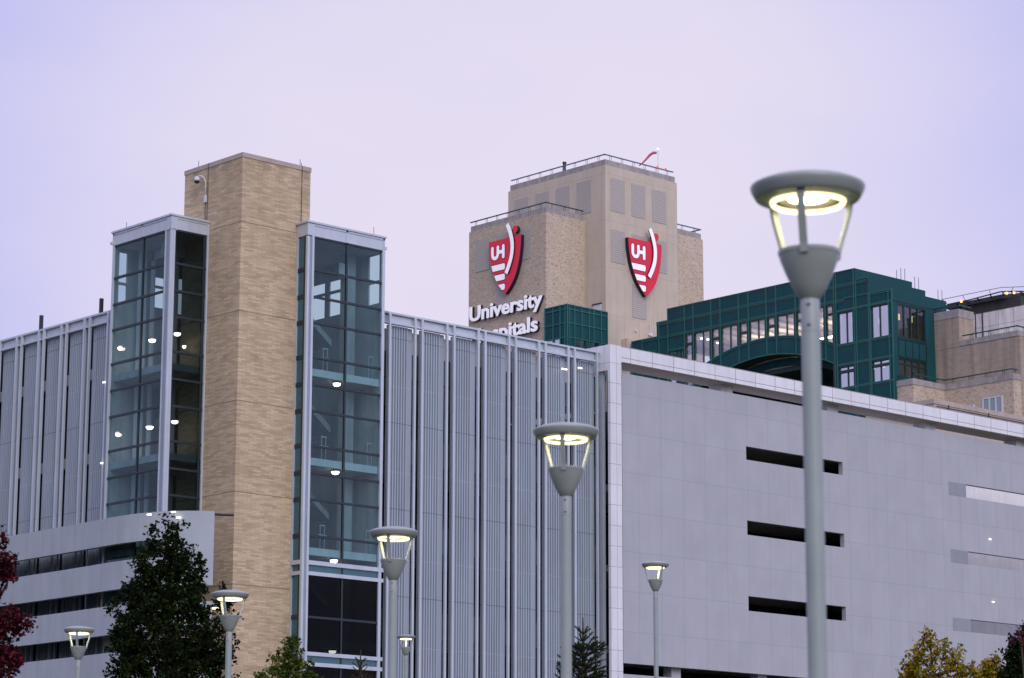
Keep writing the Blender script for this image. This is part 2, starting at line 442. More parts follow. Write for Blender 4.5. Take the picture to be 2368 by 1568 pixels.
p = MB(); p.box(GX+.17, 61.27, GY+.03, GY+.045, Z0L, 27.43); sub(p, 'pane', glass('shaded_glass', (.42, .50, .52), .3, .01, .015), lg)
# inside
w = MB()
BW = 89.08
def holed_wall_y(mb, y0, y1, x0, x1, z0, z1, holes):
    # wall in a plane y = const with rectangular holes (hx0, hx1, hz0, hz1), split into vertical strips
    xs = sorted({x0, x1, *[h[0] for h in holes], *[h[1] for h in holes]})
    for a, b in zip(xs, xs[1:]):
        hs = sorted([h for h in holes if h[0] <= a+1e-6 and h[1] >= b-1e-6], key=lambda h: h[2]); z = z0
        for h in hs:
            if h[2] > z: mb.box(a, b, y0, y1, z, h[2])
            z = h[3]
        if z < z1: mb.box(a, b, y0, y1, z, z1)
def holed_wall_x(mb, x0, x1, y0, y1, z0, z1, holes):
    t_ = MB(); holed_wall_y(t_, x0, x1, y0, y1, z0, z1, holes)
    mb.add([(b, a, c_) for a, b, c_ in t_.v], [tuple(reversed(f_)) for f_ in t_.f])
holed_wall_y(w, BW, BW+.1, GX+.12, 66, 3, CEI,
             [(59.76, 60.18, 26.0, 27.27), (59.76, 60.18, 25.12, 25.9), (61.45, 62.06, 26.14, 26.5), (61.45, 62.06, 25.2, 26.04),
              (62.5, 63.2, 26.08, 26.62), (62.5, 63.2, 25.08, 26.0)])
w.box(65.9, 66.0, 86.9, BW, 3, CEI)
sub(w, 'inner_wall', CNI, lg)
w = MB()
for a, b in SLABS+[(25.0, 25.06)][:0]:
    w.box(GX+.12, 61.36, GY+.14, BW-.02, a, b); w.box(61.4, 65.9, 86.9, BW-.02, a, b)
w.box(GX+.12, 61.36, GY+.1, BW+.1, CEI, CEI+.07); w.box(61.36, 66, 86.9, BW+.1, CEI, CEI+.07)
each(sub, w, 'floor_slab', CNI, lg)
w = MB(); w.box(60.95, 61.0, 87.25, 88.85, 27.0, 27.38); w.box(60.2, 61.3, 86.6, 86.7, 26.85, 27.25)
each(sub, w, 'ceiling_panel', CNW, lg)
w = MB()
w.box(60.55, 60.8, 88.55, 88.85, 3, CEI); w.box(60.95, 61.05, 88.3, 88.5, 3, CEI); w.box(61.08, 61.34, 87.05, 87.2, 3, CEI)
each(sub, w, 'column', CNW, lg)
w = MB()
for a, b in zip(SLABS, SLABS[1:]):
    w.prism([(87.0, b[1]), (88.9, (a[1]+b[1])/2), (88.9, (a[1]+b[1])/2-.2), (87.0, b[1]-.2)], 'x', 63.2, 64.6)
    w.prism([(87.0, a[1]), (88.9, (a[1]+b[1])/2), (88.9, (a[1]+b[1])/2-.2), (87.0, a[1]-.2)], 'x', 61.6, 63.0)
each(sub, w, 'stair_flight', CNI, lg)

# --- right glass stairwell (south face y=82.17, west face x=64.22)
HX, HX1, HY = 64.22, 68.25, 82.17
Z0R = 3
fr = MB()
fr.box(HX-.05, HX+.06, HY-.05, HY+.07, Z0R, 27.5); fr.box(HX+.19, HX+.30, HY-.05, HY+.07, Z0R, 27.5)
fr.box(HX+.06, HX+.08, HY-.0, HY+.05, Z0R, 27.5); fr.box(HX+.17, HX+.19, HY, HY+.05, Z0R, 27.5)
fr.box(HX1-.12, HX1+.02, HY-.05, HY+.12, Z0R, 27.5)
fr.box(HX-.03, HX+.05, TY0-.10, TY0-.01, Z0R, 27.5)
for z0, z1 in ((14.07, 14.24), (13.65, 13.80), (10.47, 10.62), (10.06, 10.21)):
    fr.box(HX+.3, HX1-.12, HY-.06, HY+.08, z0, z1); fr.box(HX-.06, HX+.05, HY+.07, TY0-.1, z0, z1)
    fr.box(HX1+.02, HX1+.14, HY-.05, HY+.05, z0, z1)
rg = part(fr, 'glass_stairwell', ALU, G)
f = MB(); f.box(HX+.082, HX+.168, HY-.02, HY+.05, Z0R, 27.45)
sub(f, 'corner_cover', ALD, rg)
f = MB(); f.box(HX-.02, HX1, HY-.02, TY0-.005, 27.5, 28.02); f.box(TX1+.01, HX1, TY0-.005, 87.0, 27.5, 28.02)
sub(f, 'fascia', ALU, rg)
f = MB(); f.box(HX-.09, HX1+.06, HY-.09, TY0-.01, 28.02, 28.10); f.box(TX1+.03, HX1+.06, TY0-.01, 87.05, 28.02, 28.10)
f.box(HX-.05, HX+.06, HY-.05, HY+.06, 27.46, 28.0); f.box(HX+.06, HX+.3, HY-.045, HY+.02, 27.5, 28.0)
for x in (66.18, 68.16): f.box(x, x+.1, HY-.045, HY+.02, 27.5, 28.02)
f.box(HX+.3, HX1, HY-.045, HY, 27.93, 28.015)
f.box(HX1, HX1+.1, HY-.06, HY+.06, 27.55, 27.66)
sub(f, 'fascia_trim', ALU, rg)
m = MB()
for z in FZ[1:-1]+[12.0, 8.2]:
    m.box(HX+.3, HX1-.12, HY-.01, HY+.09, z-.045, z+.045)
    m.box(HX-.01, HX+.08, HY+.07, TY0-.1, z-.08, z+.08)
m.box(66.24, 66.32, HY-.005, HY+.085, Z0R, 27.5); m.box(HX+.3, HX1-.12, HY-.005, HY+.085, 27.43, 27.5)
m.box(HX, HX+.09, HY+.07, HY+.24, Z0R, 27.5)
sub(m, 'mullion', MUL, rg)
p = MB(); p.box(HX+.3, HX1-.12, HY+.03, HY+.045, 14.24, 27.43); sub(p, 'pane', GLS, rg)
p = MB(); p.box(HX+.3, HX1-.12, HY+.03, HY+.045, Z0R, 10.06); p.box(HX+.3, HX1-.12, HY+.03, HY+.045, 10.62, 13.65); sub(p, 'pane', glass('dark_glass', (.20, .25, .25), .3, .01, .008), rg)
p = MB(); p.box(HX+.03, HX+.045, HY+.24, TY0-.1, Z0R, 27.43); sub(p, 'pane', GLP, rg)
p = MB(); p.box(HX+.3, HX1-.12, HY+.02, HY+.05, 13.8, 14.07); p.box(HX+.3, HX1-.12, HY+.02, HY+.05, 10.21, 10.47); each(sub, p, 'spandrel_pane', GLP, rg)
w = MB()
holed_wall_x(w, HX1-.08, HX1-.01, HY+.13, 87.2, 3, CEI,
    [(82.37, 83.07, 26.28, 27.38), (82.37, 83.07, 25.3, 26.18), (84.75, 85.69, 26.32, 26.75), (84.75, 85.69, 25.23, 26.2), (86.0, 87.1, 26.32, 26.75), (86.0, 87.1, 25.23, 26.2)])
w.box(TX1+.01, HX1-.09, 87.1, 87.2, 3, CEI)
sub(w, 'inner_wall', CNI, rg)
w = MB()
for a, b in SLABS: w.box(HX+.12, HX1-.1, HY+.14, TY0-.01, a, b); w.box(TX1+.01, HX1-.1, TY0-.01, 84.2, a, b)
w.box(HX+.1, HX1-.05, HY+.1, TY0-.01, CEI, CEI+.07); w.box(TX1+.01, HX1-.05, TY0-.01, 87.2, CEI, CEI+.07)
each(sub, w, 'floor_slab', CNI, rg)
w = MB()
for a, b in SLABS: w.box(HX+.12, HX1-.1, HY+.12, HY+.14, a-.02, b+.0)
each(sub, w, 'slab_edge', CNW, rg)
w = MB(); w.box(67.25, 67.7, 83.35, 83.8, 3, CEI)
each(sub, w, 'column', CNI, rg)
w = MB()
for a, b in zip([(25.4, 25.68)]+SLABS, SLABS):
    mid = (a[1]+b[1])/2
    w.prism([(65.0, b[1]+.2), (67.2, mid+.1), (67.2, mid-.18), (65.0, b[1]-.1)], 'y', 85.7, 87.0)
    w.prism([(65.0, a[1]-.1), (67.2, mid), (67.2, mid-.28), (65.0, a[1]-.4)], 'y', 84.25, 85.55)
each(sub, w, 'stair_flight', CNI, rg)
w = MB()
for a, b in SLABS[:4]:
    for x in (65.5, 67.9):
        w.box(x, x+.02, HY+.5, HY+.52, b, b+1.0); w.box(x+.22, x+.24, HY+.5, HY+.52, b, b+1.0); w.box(x-.1, x+.34, HY+.5, HY+.53, b+.6, b+.63)
        w.box(x-.02, x+.26, HY+.5, HY+.53, b+.98, b+1.02)
sub(w, 'stair_rail', WPL, rg)
w = MB(); w.box(66.75, 67.25, 83.28, 83.32, 26.35, 26.95)
lv = sub(w, 'wall_vent', CNW, rg)
for o_ in (lg, rg):
    w = MB()
    if o_ is lg: w.tube([(59.65, 88.48, 28.1), (59.65, 88.48, 28.4)], .012, 6)
    else: w.tube([(67.78, 82.3, 28.1), (67.78, 82.3, 28.46)], .012, 6)
    each(sub, w, 'lightning_rod', STEEL, o_)

# --- ribbed metal screens
RT0, RT1, RB = 24.72, 25.22, 3.0
PITCHX = (81.9-69.33)/7
def screen_x(y, x0, n, pitch, gap, z0, z1, name):      # bays along +x, facing -y
    top = MB()
    xe = x0+n*pitch+.09
    top.box(x0-.02, xe, y-.10, y+.10, 25.14, 25.22); top.box(x0-.02, xe, y-.10, y+.10, 24.72, 24.80); top.box(x0-.02, xe, y+.02, y+.08, 24.80, 25.14)
    frame = part(top, 'screen_rail', ALU, G)
    for i in range(n):
        a = x0+i*pitch; b = a+pitch-gap
        pm = MB()
        for q0, q1 in ((a-.02, a+.08), (b-.08, b+.02)):
            pm = MB(); pm.box(q0, q1, y-.14, y-.04, z0, 25.14); part(pm, 'screen_post', ALU, G)
        s = MB(); u0, u1 = a+.08, b-.08; nr = 8; st = (u1-.16-u0)/nr; yy = y+.10
        poly = [(u0, yy+.06)]
        for k in range(nr):
            p0 = u0+k*st
            poly += [(p0+st*.12, yy+.055), (p0+st*.20, yy-.03), (p0+st*.58, yy-.03), (p0+st*.66, yy+.055)]
        poly += [(u1+.10, yy+.06), (u1+.10, yy+.09), (u0, yy+.09)]
        s.prism(poly, 'z', z0, 24.70)
        part(s, 'ribbed_panel', RIB, G)
    e = MB(); a = x0+n*pitch; e.box(a-.06, a+.09, y-.14, y+.1, z0, 25.14); part(e, 'screen_post', ALU, G)
def screen_y(x, y0, n, pitch, gap, z0):                # bays along +y, facing -x
    top = MB(); ye = y0+n*pitch+.09
    top.box(x-.10, x+.10, y0-.02, ye, 25.14, 25.22); top.box(x-.10, x+.10, y0-.02, ye, 24.72, 24.80); top.box(x+.02, x+.08, y0-.02, ye, 24.80, 25.14)
    part(top, 'screen_rail', ALU, G)
    for i in range(n):
        a = y0+i*pitch; b = a+pitch-gap
        for q0, q1 in ((a-.02, a+.08), (b-.08, b+.02)):
            pm = MB(); pm.box(x-.14, x-.04, q0, q1, z0, 25.14); part(pm, 'screen_post', ALU, G)
        s = MB(); u0, u1 = a+.08, b-.08; nr = 8; st = (u1-.16-u0)/nr; xx = x+.10
        poly = [(u0, xx+.06)]
        for k in range(nr):
            p0 = u0+k*st
            poly += [(p0+st*.12, xx+.055), (p0+st*.20, xx-.03), (p0+st*.58, xx-.03), (p0+st*.66, xx+.055)]
        poly += [(u1+.15, xx+.06), (u1+.15, xx+.09), (u0, xx+.09)]
        s.prism([(v, u) for u, v in poly][::-1], 'z', z0, 24.70)
        part(s, 'ribbed_panel', RIB, G)
screen_x(83.17, 69.33, 7, PITCHX, .34, RB, 0, 'r')
e = MB(); e.box(68.3, 68.9, 83.12, 83.25, RB, 24.72); e.box(68.85, 68.97, 83.03, 83.3, RB, 25.14); e.box(68.3, 69.31, 83.19, 83.25, 24.8, 25.14); e.box(68.3, 69.31, 83.07, 83.27, 25.14, 25.22); e.box(68.3, 69.31, 83.07, 83.27, 24.72, 24.8)
part(e, 'end_panel', ALD, G)
screen_y(60.7, 91.0-.02, 9, 1.775, .35, RB)
e = MB(); e.box(60.66, 60.74, 89.25, 90.95, RB, 24.72); e.box(60.62, 60.8, 89.25, 90.95, 24.72, 25.22)
part(e, 'end_panel', ALD, G)
w = MB()
for y in (91.86, 96.5): w.box(60.72, 60.86, y-.06, y+.06, 25.2, 25.9)
each(part, w, 'roof_post', STEEL, G)

# --- floors, roof, added light-blocking walls behind the screens
w = MB(); sp = MB()
for k in range(7):
    z = 22.9-3.62*k
    w.box(68.4, 81.5, 83.75, 110, z-.3, z); w.box(61.36, 66, 89.35, 110, z-.3, z); w.box(82.5, 106, 83.2, 110, z-.3, z)
    sp.box(68.4, 81.9, 83.55, 83.75, z-.35, z+.75); w.box(61.02, 61.24, 89.35, 110, z-.35, z+.1)
each(part, w, 'floor_slab', CNI, G); each(part, sp, 'floor_edge', weathered('grey_floor_edge', (.10, .11, .125), .8, 0, .1, .2, .3), G)
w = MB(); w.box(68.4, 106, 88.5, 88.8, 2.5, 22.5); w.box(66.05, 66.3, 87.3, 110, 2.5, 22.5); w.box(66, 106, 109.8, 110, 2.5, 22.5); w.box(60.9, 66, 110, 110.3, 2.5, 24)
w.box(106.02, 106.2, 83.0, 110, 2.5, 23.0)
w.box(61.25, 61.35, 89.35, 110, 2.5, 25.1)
each(part, w, 'light_block_wall', CND, G)  # unseen dark walls added to keep daylight out of gaps and slots
w = MB(); w.box(68.4, 81.5, 83.56, 83.74, 23.65, 24.6); part(w, 'roof_parapet', CNI, G)

# --- curved concrete parapet wall at the left
plan = [(58.25, 112), (58.25, 95), (58.22, 90), (58.16, 88), (58.10, 86.6), (58.12, 85.6), (58.22, 84.8), (58.42, 84.1), (58.72, 83.5), (59.1, 83.0), (59.5, 82.62), (59.98, 82.28)]
def offs(poly, d):
    out = []
    for i, p_ in enumerate(poly):
        a = Vector(poly[max(i-1, 0)]); b = Vector(poly[min(i+1, len(poly)-1)]); t_ = (b-a).normalized()
        nrm = Vector((-t_.y, t_.x)); out.append((p_[0]+nrm.x*d, p_[1]+nrm.y*d))
    return out
inn = offs(plan, .22)
def band(i0, i1, z0, z1, name='concrete_band'):
    b = MB()
    b.prism(plan[i0:i1+1]+inn[i0:i1+1][::-1], 'z', z0, z1)
    return b
bz = [(14.69, 15.78), (12.90, 14.0), (11.15, 12.28), (9.35, 10.45), (3, 8.6)]
for z0, z1 in bz:
    b_ = band(0, len(plan)-1, z0, z1)
    part(b_, 'concrete_band', CON, G)
b_ = band(8, len(plan)-1, 14.0, 14.69); part(b_, 'concrete_band', CON, G)
w = MB(); w.box(58.22, 58.246, 88.34, 88.40, 3, 15.78); part(w, 'wall_joint', MUL, G)
w = MB(); w.tube([(59.9, 82.4, 15.66), (60.7, 82.0, 15.66)], .05, 8); part(w, 'rain_spout', STEEL, G)
w = MB()
for z in (15.4, 13.6, 11.9, 10.1): w.box(58.5, 60.5, 83.3 if False else 86.0, 111, z-.15, z)
each(part, w, 'light_block_slab', CND, G)  # dark slabs added to block light from above behind the bands

# --- white framed wing with the grey panel wall
FYW, PY = 82.4, 82.7
XE = 130
w = MB(); w.box(82.41, XE, FYW, FYW+1.4, 24.75+.004, 25.47); 
beam = part(w, 'white_beam', WHT, G)
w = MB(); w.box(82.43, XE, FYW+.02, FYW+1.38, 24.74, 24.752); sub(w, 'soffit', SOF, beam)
w = MB(); w.box(81.7, 82.41, FYW, FYW+.16, 2.5, 25.47); w.box(81.7, 82.41, FYW+.16, FYW+2.3, 24.3, 25.47)
part(w, 'white_column', WCOL, G)
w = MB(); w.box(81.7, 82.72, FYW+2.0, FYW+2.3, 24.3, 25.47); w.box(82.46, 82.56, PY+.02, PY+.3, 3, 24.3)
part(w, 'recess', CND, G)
w = MB()
slz = [(21.27, 21.91), (17.71, 18.39), (14.15, 14.84)]
slr = [(21.15, 21.83), (17.70, 18.37), (14.25, 14.90)]
holes = [(90.98, 97.95, a, b) for a, b in slz]+[(107.64, 128, a, b) for a, b in slr]
holed_wall_y(w, PY, PY+.26, 82.74, XE, 11.26, 24.33, holes)
w.box(82.74, XE, PY+.04, PY+.26, 2.5, 10.78)
part(w, 'panel_wall', GRY, G)
w = MB()
for a, b in slr: w.box(106.2, 107.62, PY-.006, PY, a, b)
each(part, w, 'patch_panel', GRD, G)
w = MB()
for x in (90.0, 97.6, 105.2, 112.8, 120.4): w.box(x-.4, x+.4, PY+.27, FYW+1.36, 23.2, 24.74)
each(part, w, 'stub_pier', CNI, G)
w = MB(); w.box(108, 142, 91.5, 91.7, 2.6, 24.1)
part(w, 'ramp_wall', CNW, G)
w = MB()
for a, b in slr:
    w.prism([(111, b+1.55), (140, b-1.6), (140, b-1.75), (111, b+1.40)], 'y', 91.35, 91.48)
    w.prism([(111, a+1.55), (140, a-1.6), (140, a-1.95), (111, a+1.20)], 'y', 91.3, 91.48)
each(part, w, 'ramp_rail', CND, G)
w = MB()
for x in (86.5, 92.3, 99, 106, 113): w.box(x-.3, x+.3, 83.1, 83.6, 9, 24.2 if False else 11.6)
each(part, w, 'base_pier', CNI, G)
# rooftop stair penthouse
w = MB(); w.box(117.05, 127, 92, 97, 23, 28.45)
pent = part(w, 'roof_penthouse', weathered('penthouse_render', (.50, .42, .34), .85, 0, .06, .2), G)
w = MB(); w.box(117.0, 127.05, 91.95, 97.05, 28.45, 28.72); sub(w, 'coping', BCAP, pent)
w = MB(); w.tube([(117.2, 91.9, 28.3), (127, 91.9, 28.3)], .03, 6)
for x in (118.3, 122, 126): w.tube([(x, 91.92, 27.9), (x, 91.92, 28.5)], .03, 6)
sub(w, 'pipe_rail', STEEL, pent)

# ================================================================== ceiling lights (each a thing)
def ceiling_light(loc, label, r=.17, strong=True):
    o = thing('ceiling_light', label, 'ceiling light', loc, 0, 'round ceiling lights inside the glass stairwells')
    h = MB(); h.lathe([(0, .09), (r*.8, .09), (r*.95, .05), (r*.95, .02), (0, .02)], n=20); h.build('housing', WPL, o, smooth=True)
    l = MB(); l.lathe([(r*.92, .02), (r*.8, -.05), (r*.45, -.085), (0, -.095)], n=20); l.build('lens', LGT if strong else LGS, o, smooth=True)
    return o
for z, wd in ((21.64, 'topmost'), (18.0, 'second from the top'), (14.40, 'just above the upper white transom band'), (10.76, 'lowest, just above the bottom white transom')):
    ceiling_light((66.2, 82.62, z), 'lit round ceiling light in right glass stairwell, %s' % wd)
LL = [((60.9, 86.9, 0), (352, 787), 'lit round light in left stairwell west glass, upper of the two big ones'),
      ((60.9, 86.9, 0), (346, 988), 'lit round light in left stairwell west glass, lower of the two big ones'),
      ((60.3, 86, 0), (410, 772), 'lit light in left stairwell behind dark south glass, uppermost'),
      ((60.3, 86, 0), (404, 975), 'lit light in left stairwell behind dark south glass, lowest'),
      ((60.4, 86, 0), (426, 801), 'small bright spot light at the top of the dark south glass'),
      ((60.2, 88.4, 0), (278, 805), 'lit light near left stairwell outer edge, upper one'),
      ((60.2, 88.4, 0), (272, 1004), 'lit light near left stairwell outer edge, lower one')]
for (x, y, _), (px, py), lb in LL:
    d = at(px, py, 1)-CAM; k = (y)/d.y; p_ = CAM+d*k
    ceiling_light(p_, lb, .09 if 'small' in lb else (.10 if 'outer' in lb else .16))
def bright_bar(p_, label, n=(0, -1, 0), w_=.16):  # bright spots of unknown source, added as small glowing bars
    o = MB(); o.box(-w_, w_, -.02, .02, -.025, .025); q = o.build('bright_spot', [LGS])
    q.location = p_; tag(q, label, 'bright spot', 'small bright spots on the garage walls')
    return q
q = bright_bar((79.42, 83.0, 24.1), 'small white bright spot at top of the ribbed screen, sixth bay')
q = bright_bar((80.4, 83.0, 24.28), 'small yellowish bright spot at top of the ribbed screen, last bay', w_=.11)
for (px, py, lb) in ((240, 884, 'small twin bright spot on the left ribbed screen, upper one'), (235, 1071, 'small twin bright spot on the left ribbed screen, lower one')):
    d = at(px, py, 1)-CAM; p_ = CAM+d*(60.52/d.x); q = bright_bar(p_, lb, w_=.07); q.rotation_euler[2] = PI/2
for (px, py, lb) in ((2290, 1247, 'tiny bright spot on grey panel wall above the middle right slot'), (2297, 1392, 'tiny bright spot on grey panel wall above the lowest right slot')):
    d = at(px, py, 1)-CAM; p_ = CAM+d*((PY-.03)/d.y); bright_bar(p_, lb, w_=.08).scale = (1, 1, .6)

for px, py, X_, lb in ((345, 1190, 58.0, 'small twin bright spot on rim of curved concrete wall, left of the tree top'), (401, 1184, 58.75, 'small flat bright spot on top rim of curved concrete wall at tree top'), (413, 1197, 58.9, 'small bright spot just under rim of curved concrete wall, right of tree top')):
    d = at(px, py, 1)-CAM; p_ = CAM+d*(X_/d.x); bright_bar(p_, lb, w_=.09).rotation_euler[2] = R(120)
# ================================================================== security camera on the brick tower
o = thing('security_camera', 'white dome security camera on a curved arm, high on the brick tower', 'camera', (61.36, 85.32, 28.2))
h = MB(); h.box(-.07, .0, -.07, .07, .75, 1.05); h.build('junction_box', WPL, o)
h = MB(); h.tube([(-.05, 0, 1.05), (-.05, 0, 1.6), (-.09, .04, 1.78), (-.18, .16, 1.88), (-.26, .28, 1.86)], .028, 8); h.build('arm', WPL, o, smooth=True)
h = MB(); h.lathe([(.02, .12), (.09, .10), (.13, 0), (.13, -.08), (0, -.08)], (-.27, .3, 1.74), 16); h.build('housing', WPL, o, smooth=True)
h = MB(); h.lathe([(.115, -.08), (.10, -.14), (.05, -.18), (0, -.19)], (-.27, .3, 1.74), 16); h.build('dome', BLK, o, smooth=True)
h = MB(); h.tube([(-.03, 0, .75), (-.03, .02, .4), (-.03, -.02, .1), (-.03, 0, 0)], .016, 6); h.build('cable', STEEL, o)

# ================================================================== hospital tower
H = thing('hospital_tower', 'tall stepped beige hospital tower with louvred vents and roof railings', 'tower', (134, 137, 3))
MX, MY, MX1, MY1 = 133.71, 135.28, 141.43, 146.0
w = MB(); w.box(MX, MX1, MY, MY1, 2, 54.42); main = part(w, 'main_block', STU, H)
w = MB(); w.box(MX+.1, MX1-.12, MY+.1, MY1-.12, 54.42, 54.9); sub(w, 'coping', COP, main)
w = MB(); w.box(129.71, MX, 137.49, 146.05, 2, 50.48); wing = part(w, 'wing_block', BRH, H)
w = MB(); w.box(129.80, MX, 137.56, 145.95, 50.48, 50.92); sub(w, 'coping', COP, wing)
w = MB(); w.box(MX1, 144.33, MY+.06, 146, 2, 50.45); wing2 = part(w, 'wing_block', BRH, H)
w = MB(); w.box(MX1, 144.2, MY+.14, 145.9, 50.45, 50.9); sub(w, 'coping', COP, wing2)
def railing(pts, h, mat, parent, step=1.15, ringr=.13, fn=part):
    m = MB()
    P = [Vector(p) for p in pts]
    for a, b in zip(P, P[1:]):
        d = (b-a); L = d.length; d.normalize(); n = Vector((-d.y, d.x, 0))*.05; up = Vector((0, 0, .07))
        lo = Vector((0, 0, h))
        e = d*.05
        vs_ = [a-e-n+lo, b+e-n+lo, b+e+n+lo, a-e+n+lo]; vs_ += [v+up for v in vs_]
        m.add(vs_, [(0, 3, 2, 1), (4, 5, 6, 7), (0, 1, 5, 4), (1, 2, 6, 5), (2, 3, 7, 6), (3, 0, 4, 7)])
        k = max(1, int(L/step))
        for i in range(k):
            c_ = a+d*((i+.5)*L/k)+Vector((0, 0, h/2))
            m.tube([c_+d*math.cos(t_)*ringr*.8+Vector((0, 0, 1))*math.sin(t_)*h*.5 for t_ in [j*PI/6 for j in range(-2, 9)]], .018, 5)
    return fn(m, 'railing', mat, parent)
railing([(MX+.1, MY1-.3, 54.9), (MX+.1, MY+.15, 54.9), (MX1-.3, MY+.15, 54.9)], .34, RAILB, H)
railing([(129.85, 146.0, 50.92), (129.85, 137.62, 50.92), (133.6, 137.62, 50.92)], .32, RAIL, H)
railing([(141.5, MY+.2, 50.9), (144.2, MY+.2, 50.9), (144.2, 145, 50.9)], .32, RAILB, H)
def louv(x0, x1, y0, y1, z0, z1, n='louvre_vent'):
    m = MB(); m.box(x0, x1, y0, y1, z0, z1); return part(m, n, LOU, H)
D_ = .03
for x0, x1, z0, z1 in ((134.27, 135.75, 50.98, 53.52), (136.48, 137.95, 50.96, 53.5), (138.7, 140.2, 50.93, 53.48),
                       (134.27, 135.75, 47.07, 49.54), (136.48, 137.95, 47.07, 49.54), (138.7, 140.22, 47.07, 49.52), (136.49, 138.0, 43.17, 45.70)):
    louv(x0, x1, MY-D_, MY+.01, z0, z1)
for y0, y1 in ((136.79, 138.31), (139.1, 140.63), (141.34, 142.88), (143.66, 145.19)):
    louv(MX-D_, MX+.01, y0, y1, 51.05, 53.57)
for y0, y1, z0, z1 in ((143.69, 145.26, 47.18, 49.67), (139.1, 140.62, 47.26, 49.6), (141.38, 142.92, 47.2, 49.64), (141.36, 142.9, 43.25, 45.73)):
    louv(129.71-D_, 129.72, y0, y1, z0, z1)
w = MB(); w.box(MX-.06, MX, 135.75, 136.6, 41.5, 43.84); w.cur = 1
dr = part(w, 'roof_door', [WPL], H)
w = MB(); w.box(MX-.12, MX, 135.7, 136.65, 43.84, 43.92); sub(w, 'door_hood', MUL, dr)
w = MB(); w.box(138.1, 138.5, MY-.15, MY, 42.0, 42.2); w.tube([(138.3, MY-.1, 42.2), (138.3, MY-.1, 42.9), (138.5, MY-.1, 42.95)], .03, 6); w.box(136.7, 136.85, MY-.15, MY, 42.1, 42.25)
each(part, w, 'wall_fixture', WPL, H)
# low roof step beside the green building
w = MB(); w.box(MX+1.6, MX1, MY-.6, MY, 2, 41.3); part(w, 'low_wall', STU, H)

# green clad bay on the tower's inner corner
B = thing('clad_bay', 'small green metal clad bay window box on the hospital tower below its sign', 'bay window', (131.6, 136.3, 38))
bx0, bx1, by0, by1, bt = 129.58, 133.70, 135.12, 137.47, 43.12
w = MB(); w.box(bx0, bx1, by0, by1, 40.62, bt); w.box(bx0+.25, bx1, by0+.25, by1, 36, 40.62); w.box(bx0, bx0+.72, by0, by0+.55, 36, 40.62)
part(w, 'bay_wall', DGN, B)
w = MB()
for z in (43.08, 42.75, 41.73, 40.66, 39.95, 39.0): w.box(bx0-.05, bx1, by0-.06, by0, z-.035, z+.035); w.box(bx0-.06, bx0, by0, by1, z-.035, z+.035)
for x in (bx0, bx0+.2, 130.3, 131.03, 131.76, 132.24, 133.0, 133.66): w.box(x-.035, x+.035, by0-.08, by0, 36, bt)
for y in (by0+.17, 135.8, 136.55, 137.42): w.box(bx0-.08, bx0, y-.035, y+.035, 36, bt)
part(w, 'bay_rib', DGR, B)
for x0, x1 in ((130.36, 130.98), (131.1, 131.68), (131.82, 132.18), (132.3, 132.94), (133.06, 133.62)):
    w = MB(); w.box(x0, x1, by0+.02, by0+.05, 38, 40.6); part(w, 'bay_window', GLB, B)
for y0, y1 in ((135.86, 136.48), (136.62, 137.36)):
    w = MB(); w.box(bx0+.02, bx0+.05, y0, y1, 38, 40.6); part(w, 'bay_window', GLB, B)

# ------------------------------------------------------------------ shield signs
def sm(pts, n=6):        # Catmull-Rom through 2-D points
    out = []
    P = [pts[0]]+list(pts)+[pts[-1]]
    for i in range(1, len(P)-2):
        for k in range(n):
            t_ = k/n
            out.append(tuple(.5*((2*P[i][j])+(-P[i-1][j]+P[i+1][j])*t_+(2*P[i-1][j]-5*P[i][j]+4*P[i+1][j]-P[i+2][j])*t_*t_+(-P[i-1][j]+3*P[i][j]-3*P[i+1][j]+P[i+2][j])*t_**3) for j in (0, 1)))
    out.append(pts[-1]); return out
Lside = sm([(0, 0), (.10, -1.0), (.38, -2.1), (.88, -3.15), (1.40, -3.82), (1.86, -4.28)])
Rside = sm([(3.57, 0), (3.52, -.95), (3.30, -2.1), (2.93, -3.05), (2.42, -3.75), (1.86, -4.28)])
def lx(v):               # x of the shield's left edge at height v
    for a, b in zip(Lside, Lside[1:]):
        if b[1] <= v <= a[1]: return a[0]+(b[0]-a[0])*(a[1]-v)/max(a[1]-b[1], 1e-6)
    return 0
def face(mb, poly, d0, d1):                    # polygon in (u, v), local x right, z up, y towards the wall
    mb.prism(poly, 'y', d0, d1)
def ribbon(c_, wd):
    l_, r_ = [], []
    for i, p_ in enumerate(c_):
        a = Vector(c_[max(i-1, 0)]); b = Vector(c_[min(i+1, len(c_)-1)]); t_ = (b-a).normalized(); n_ = Vector((-t_.y, t_.x))
        l_.append((p_[0]+n_.x*wd, p_[1]+n_.y*wd)); r_.append((p_[0]-n_.x*wd, p_[1]-n_.y*wd))
    return l_, r_
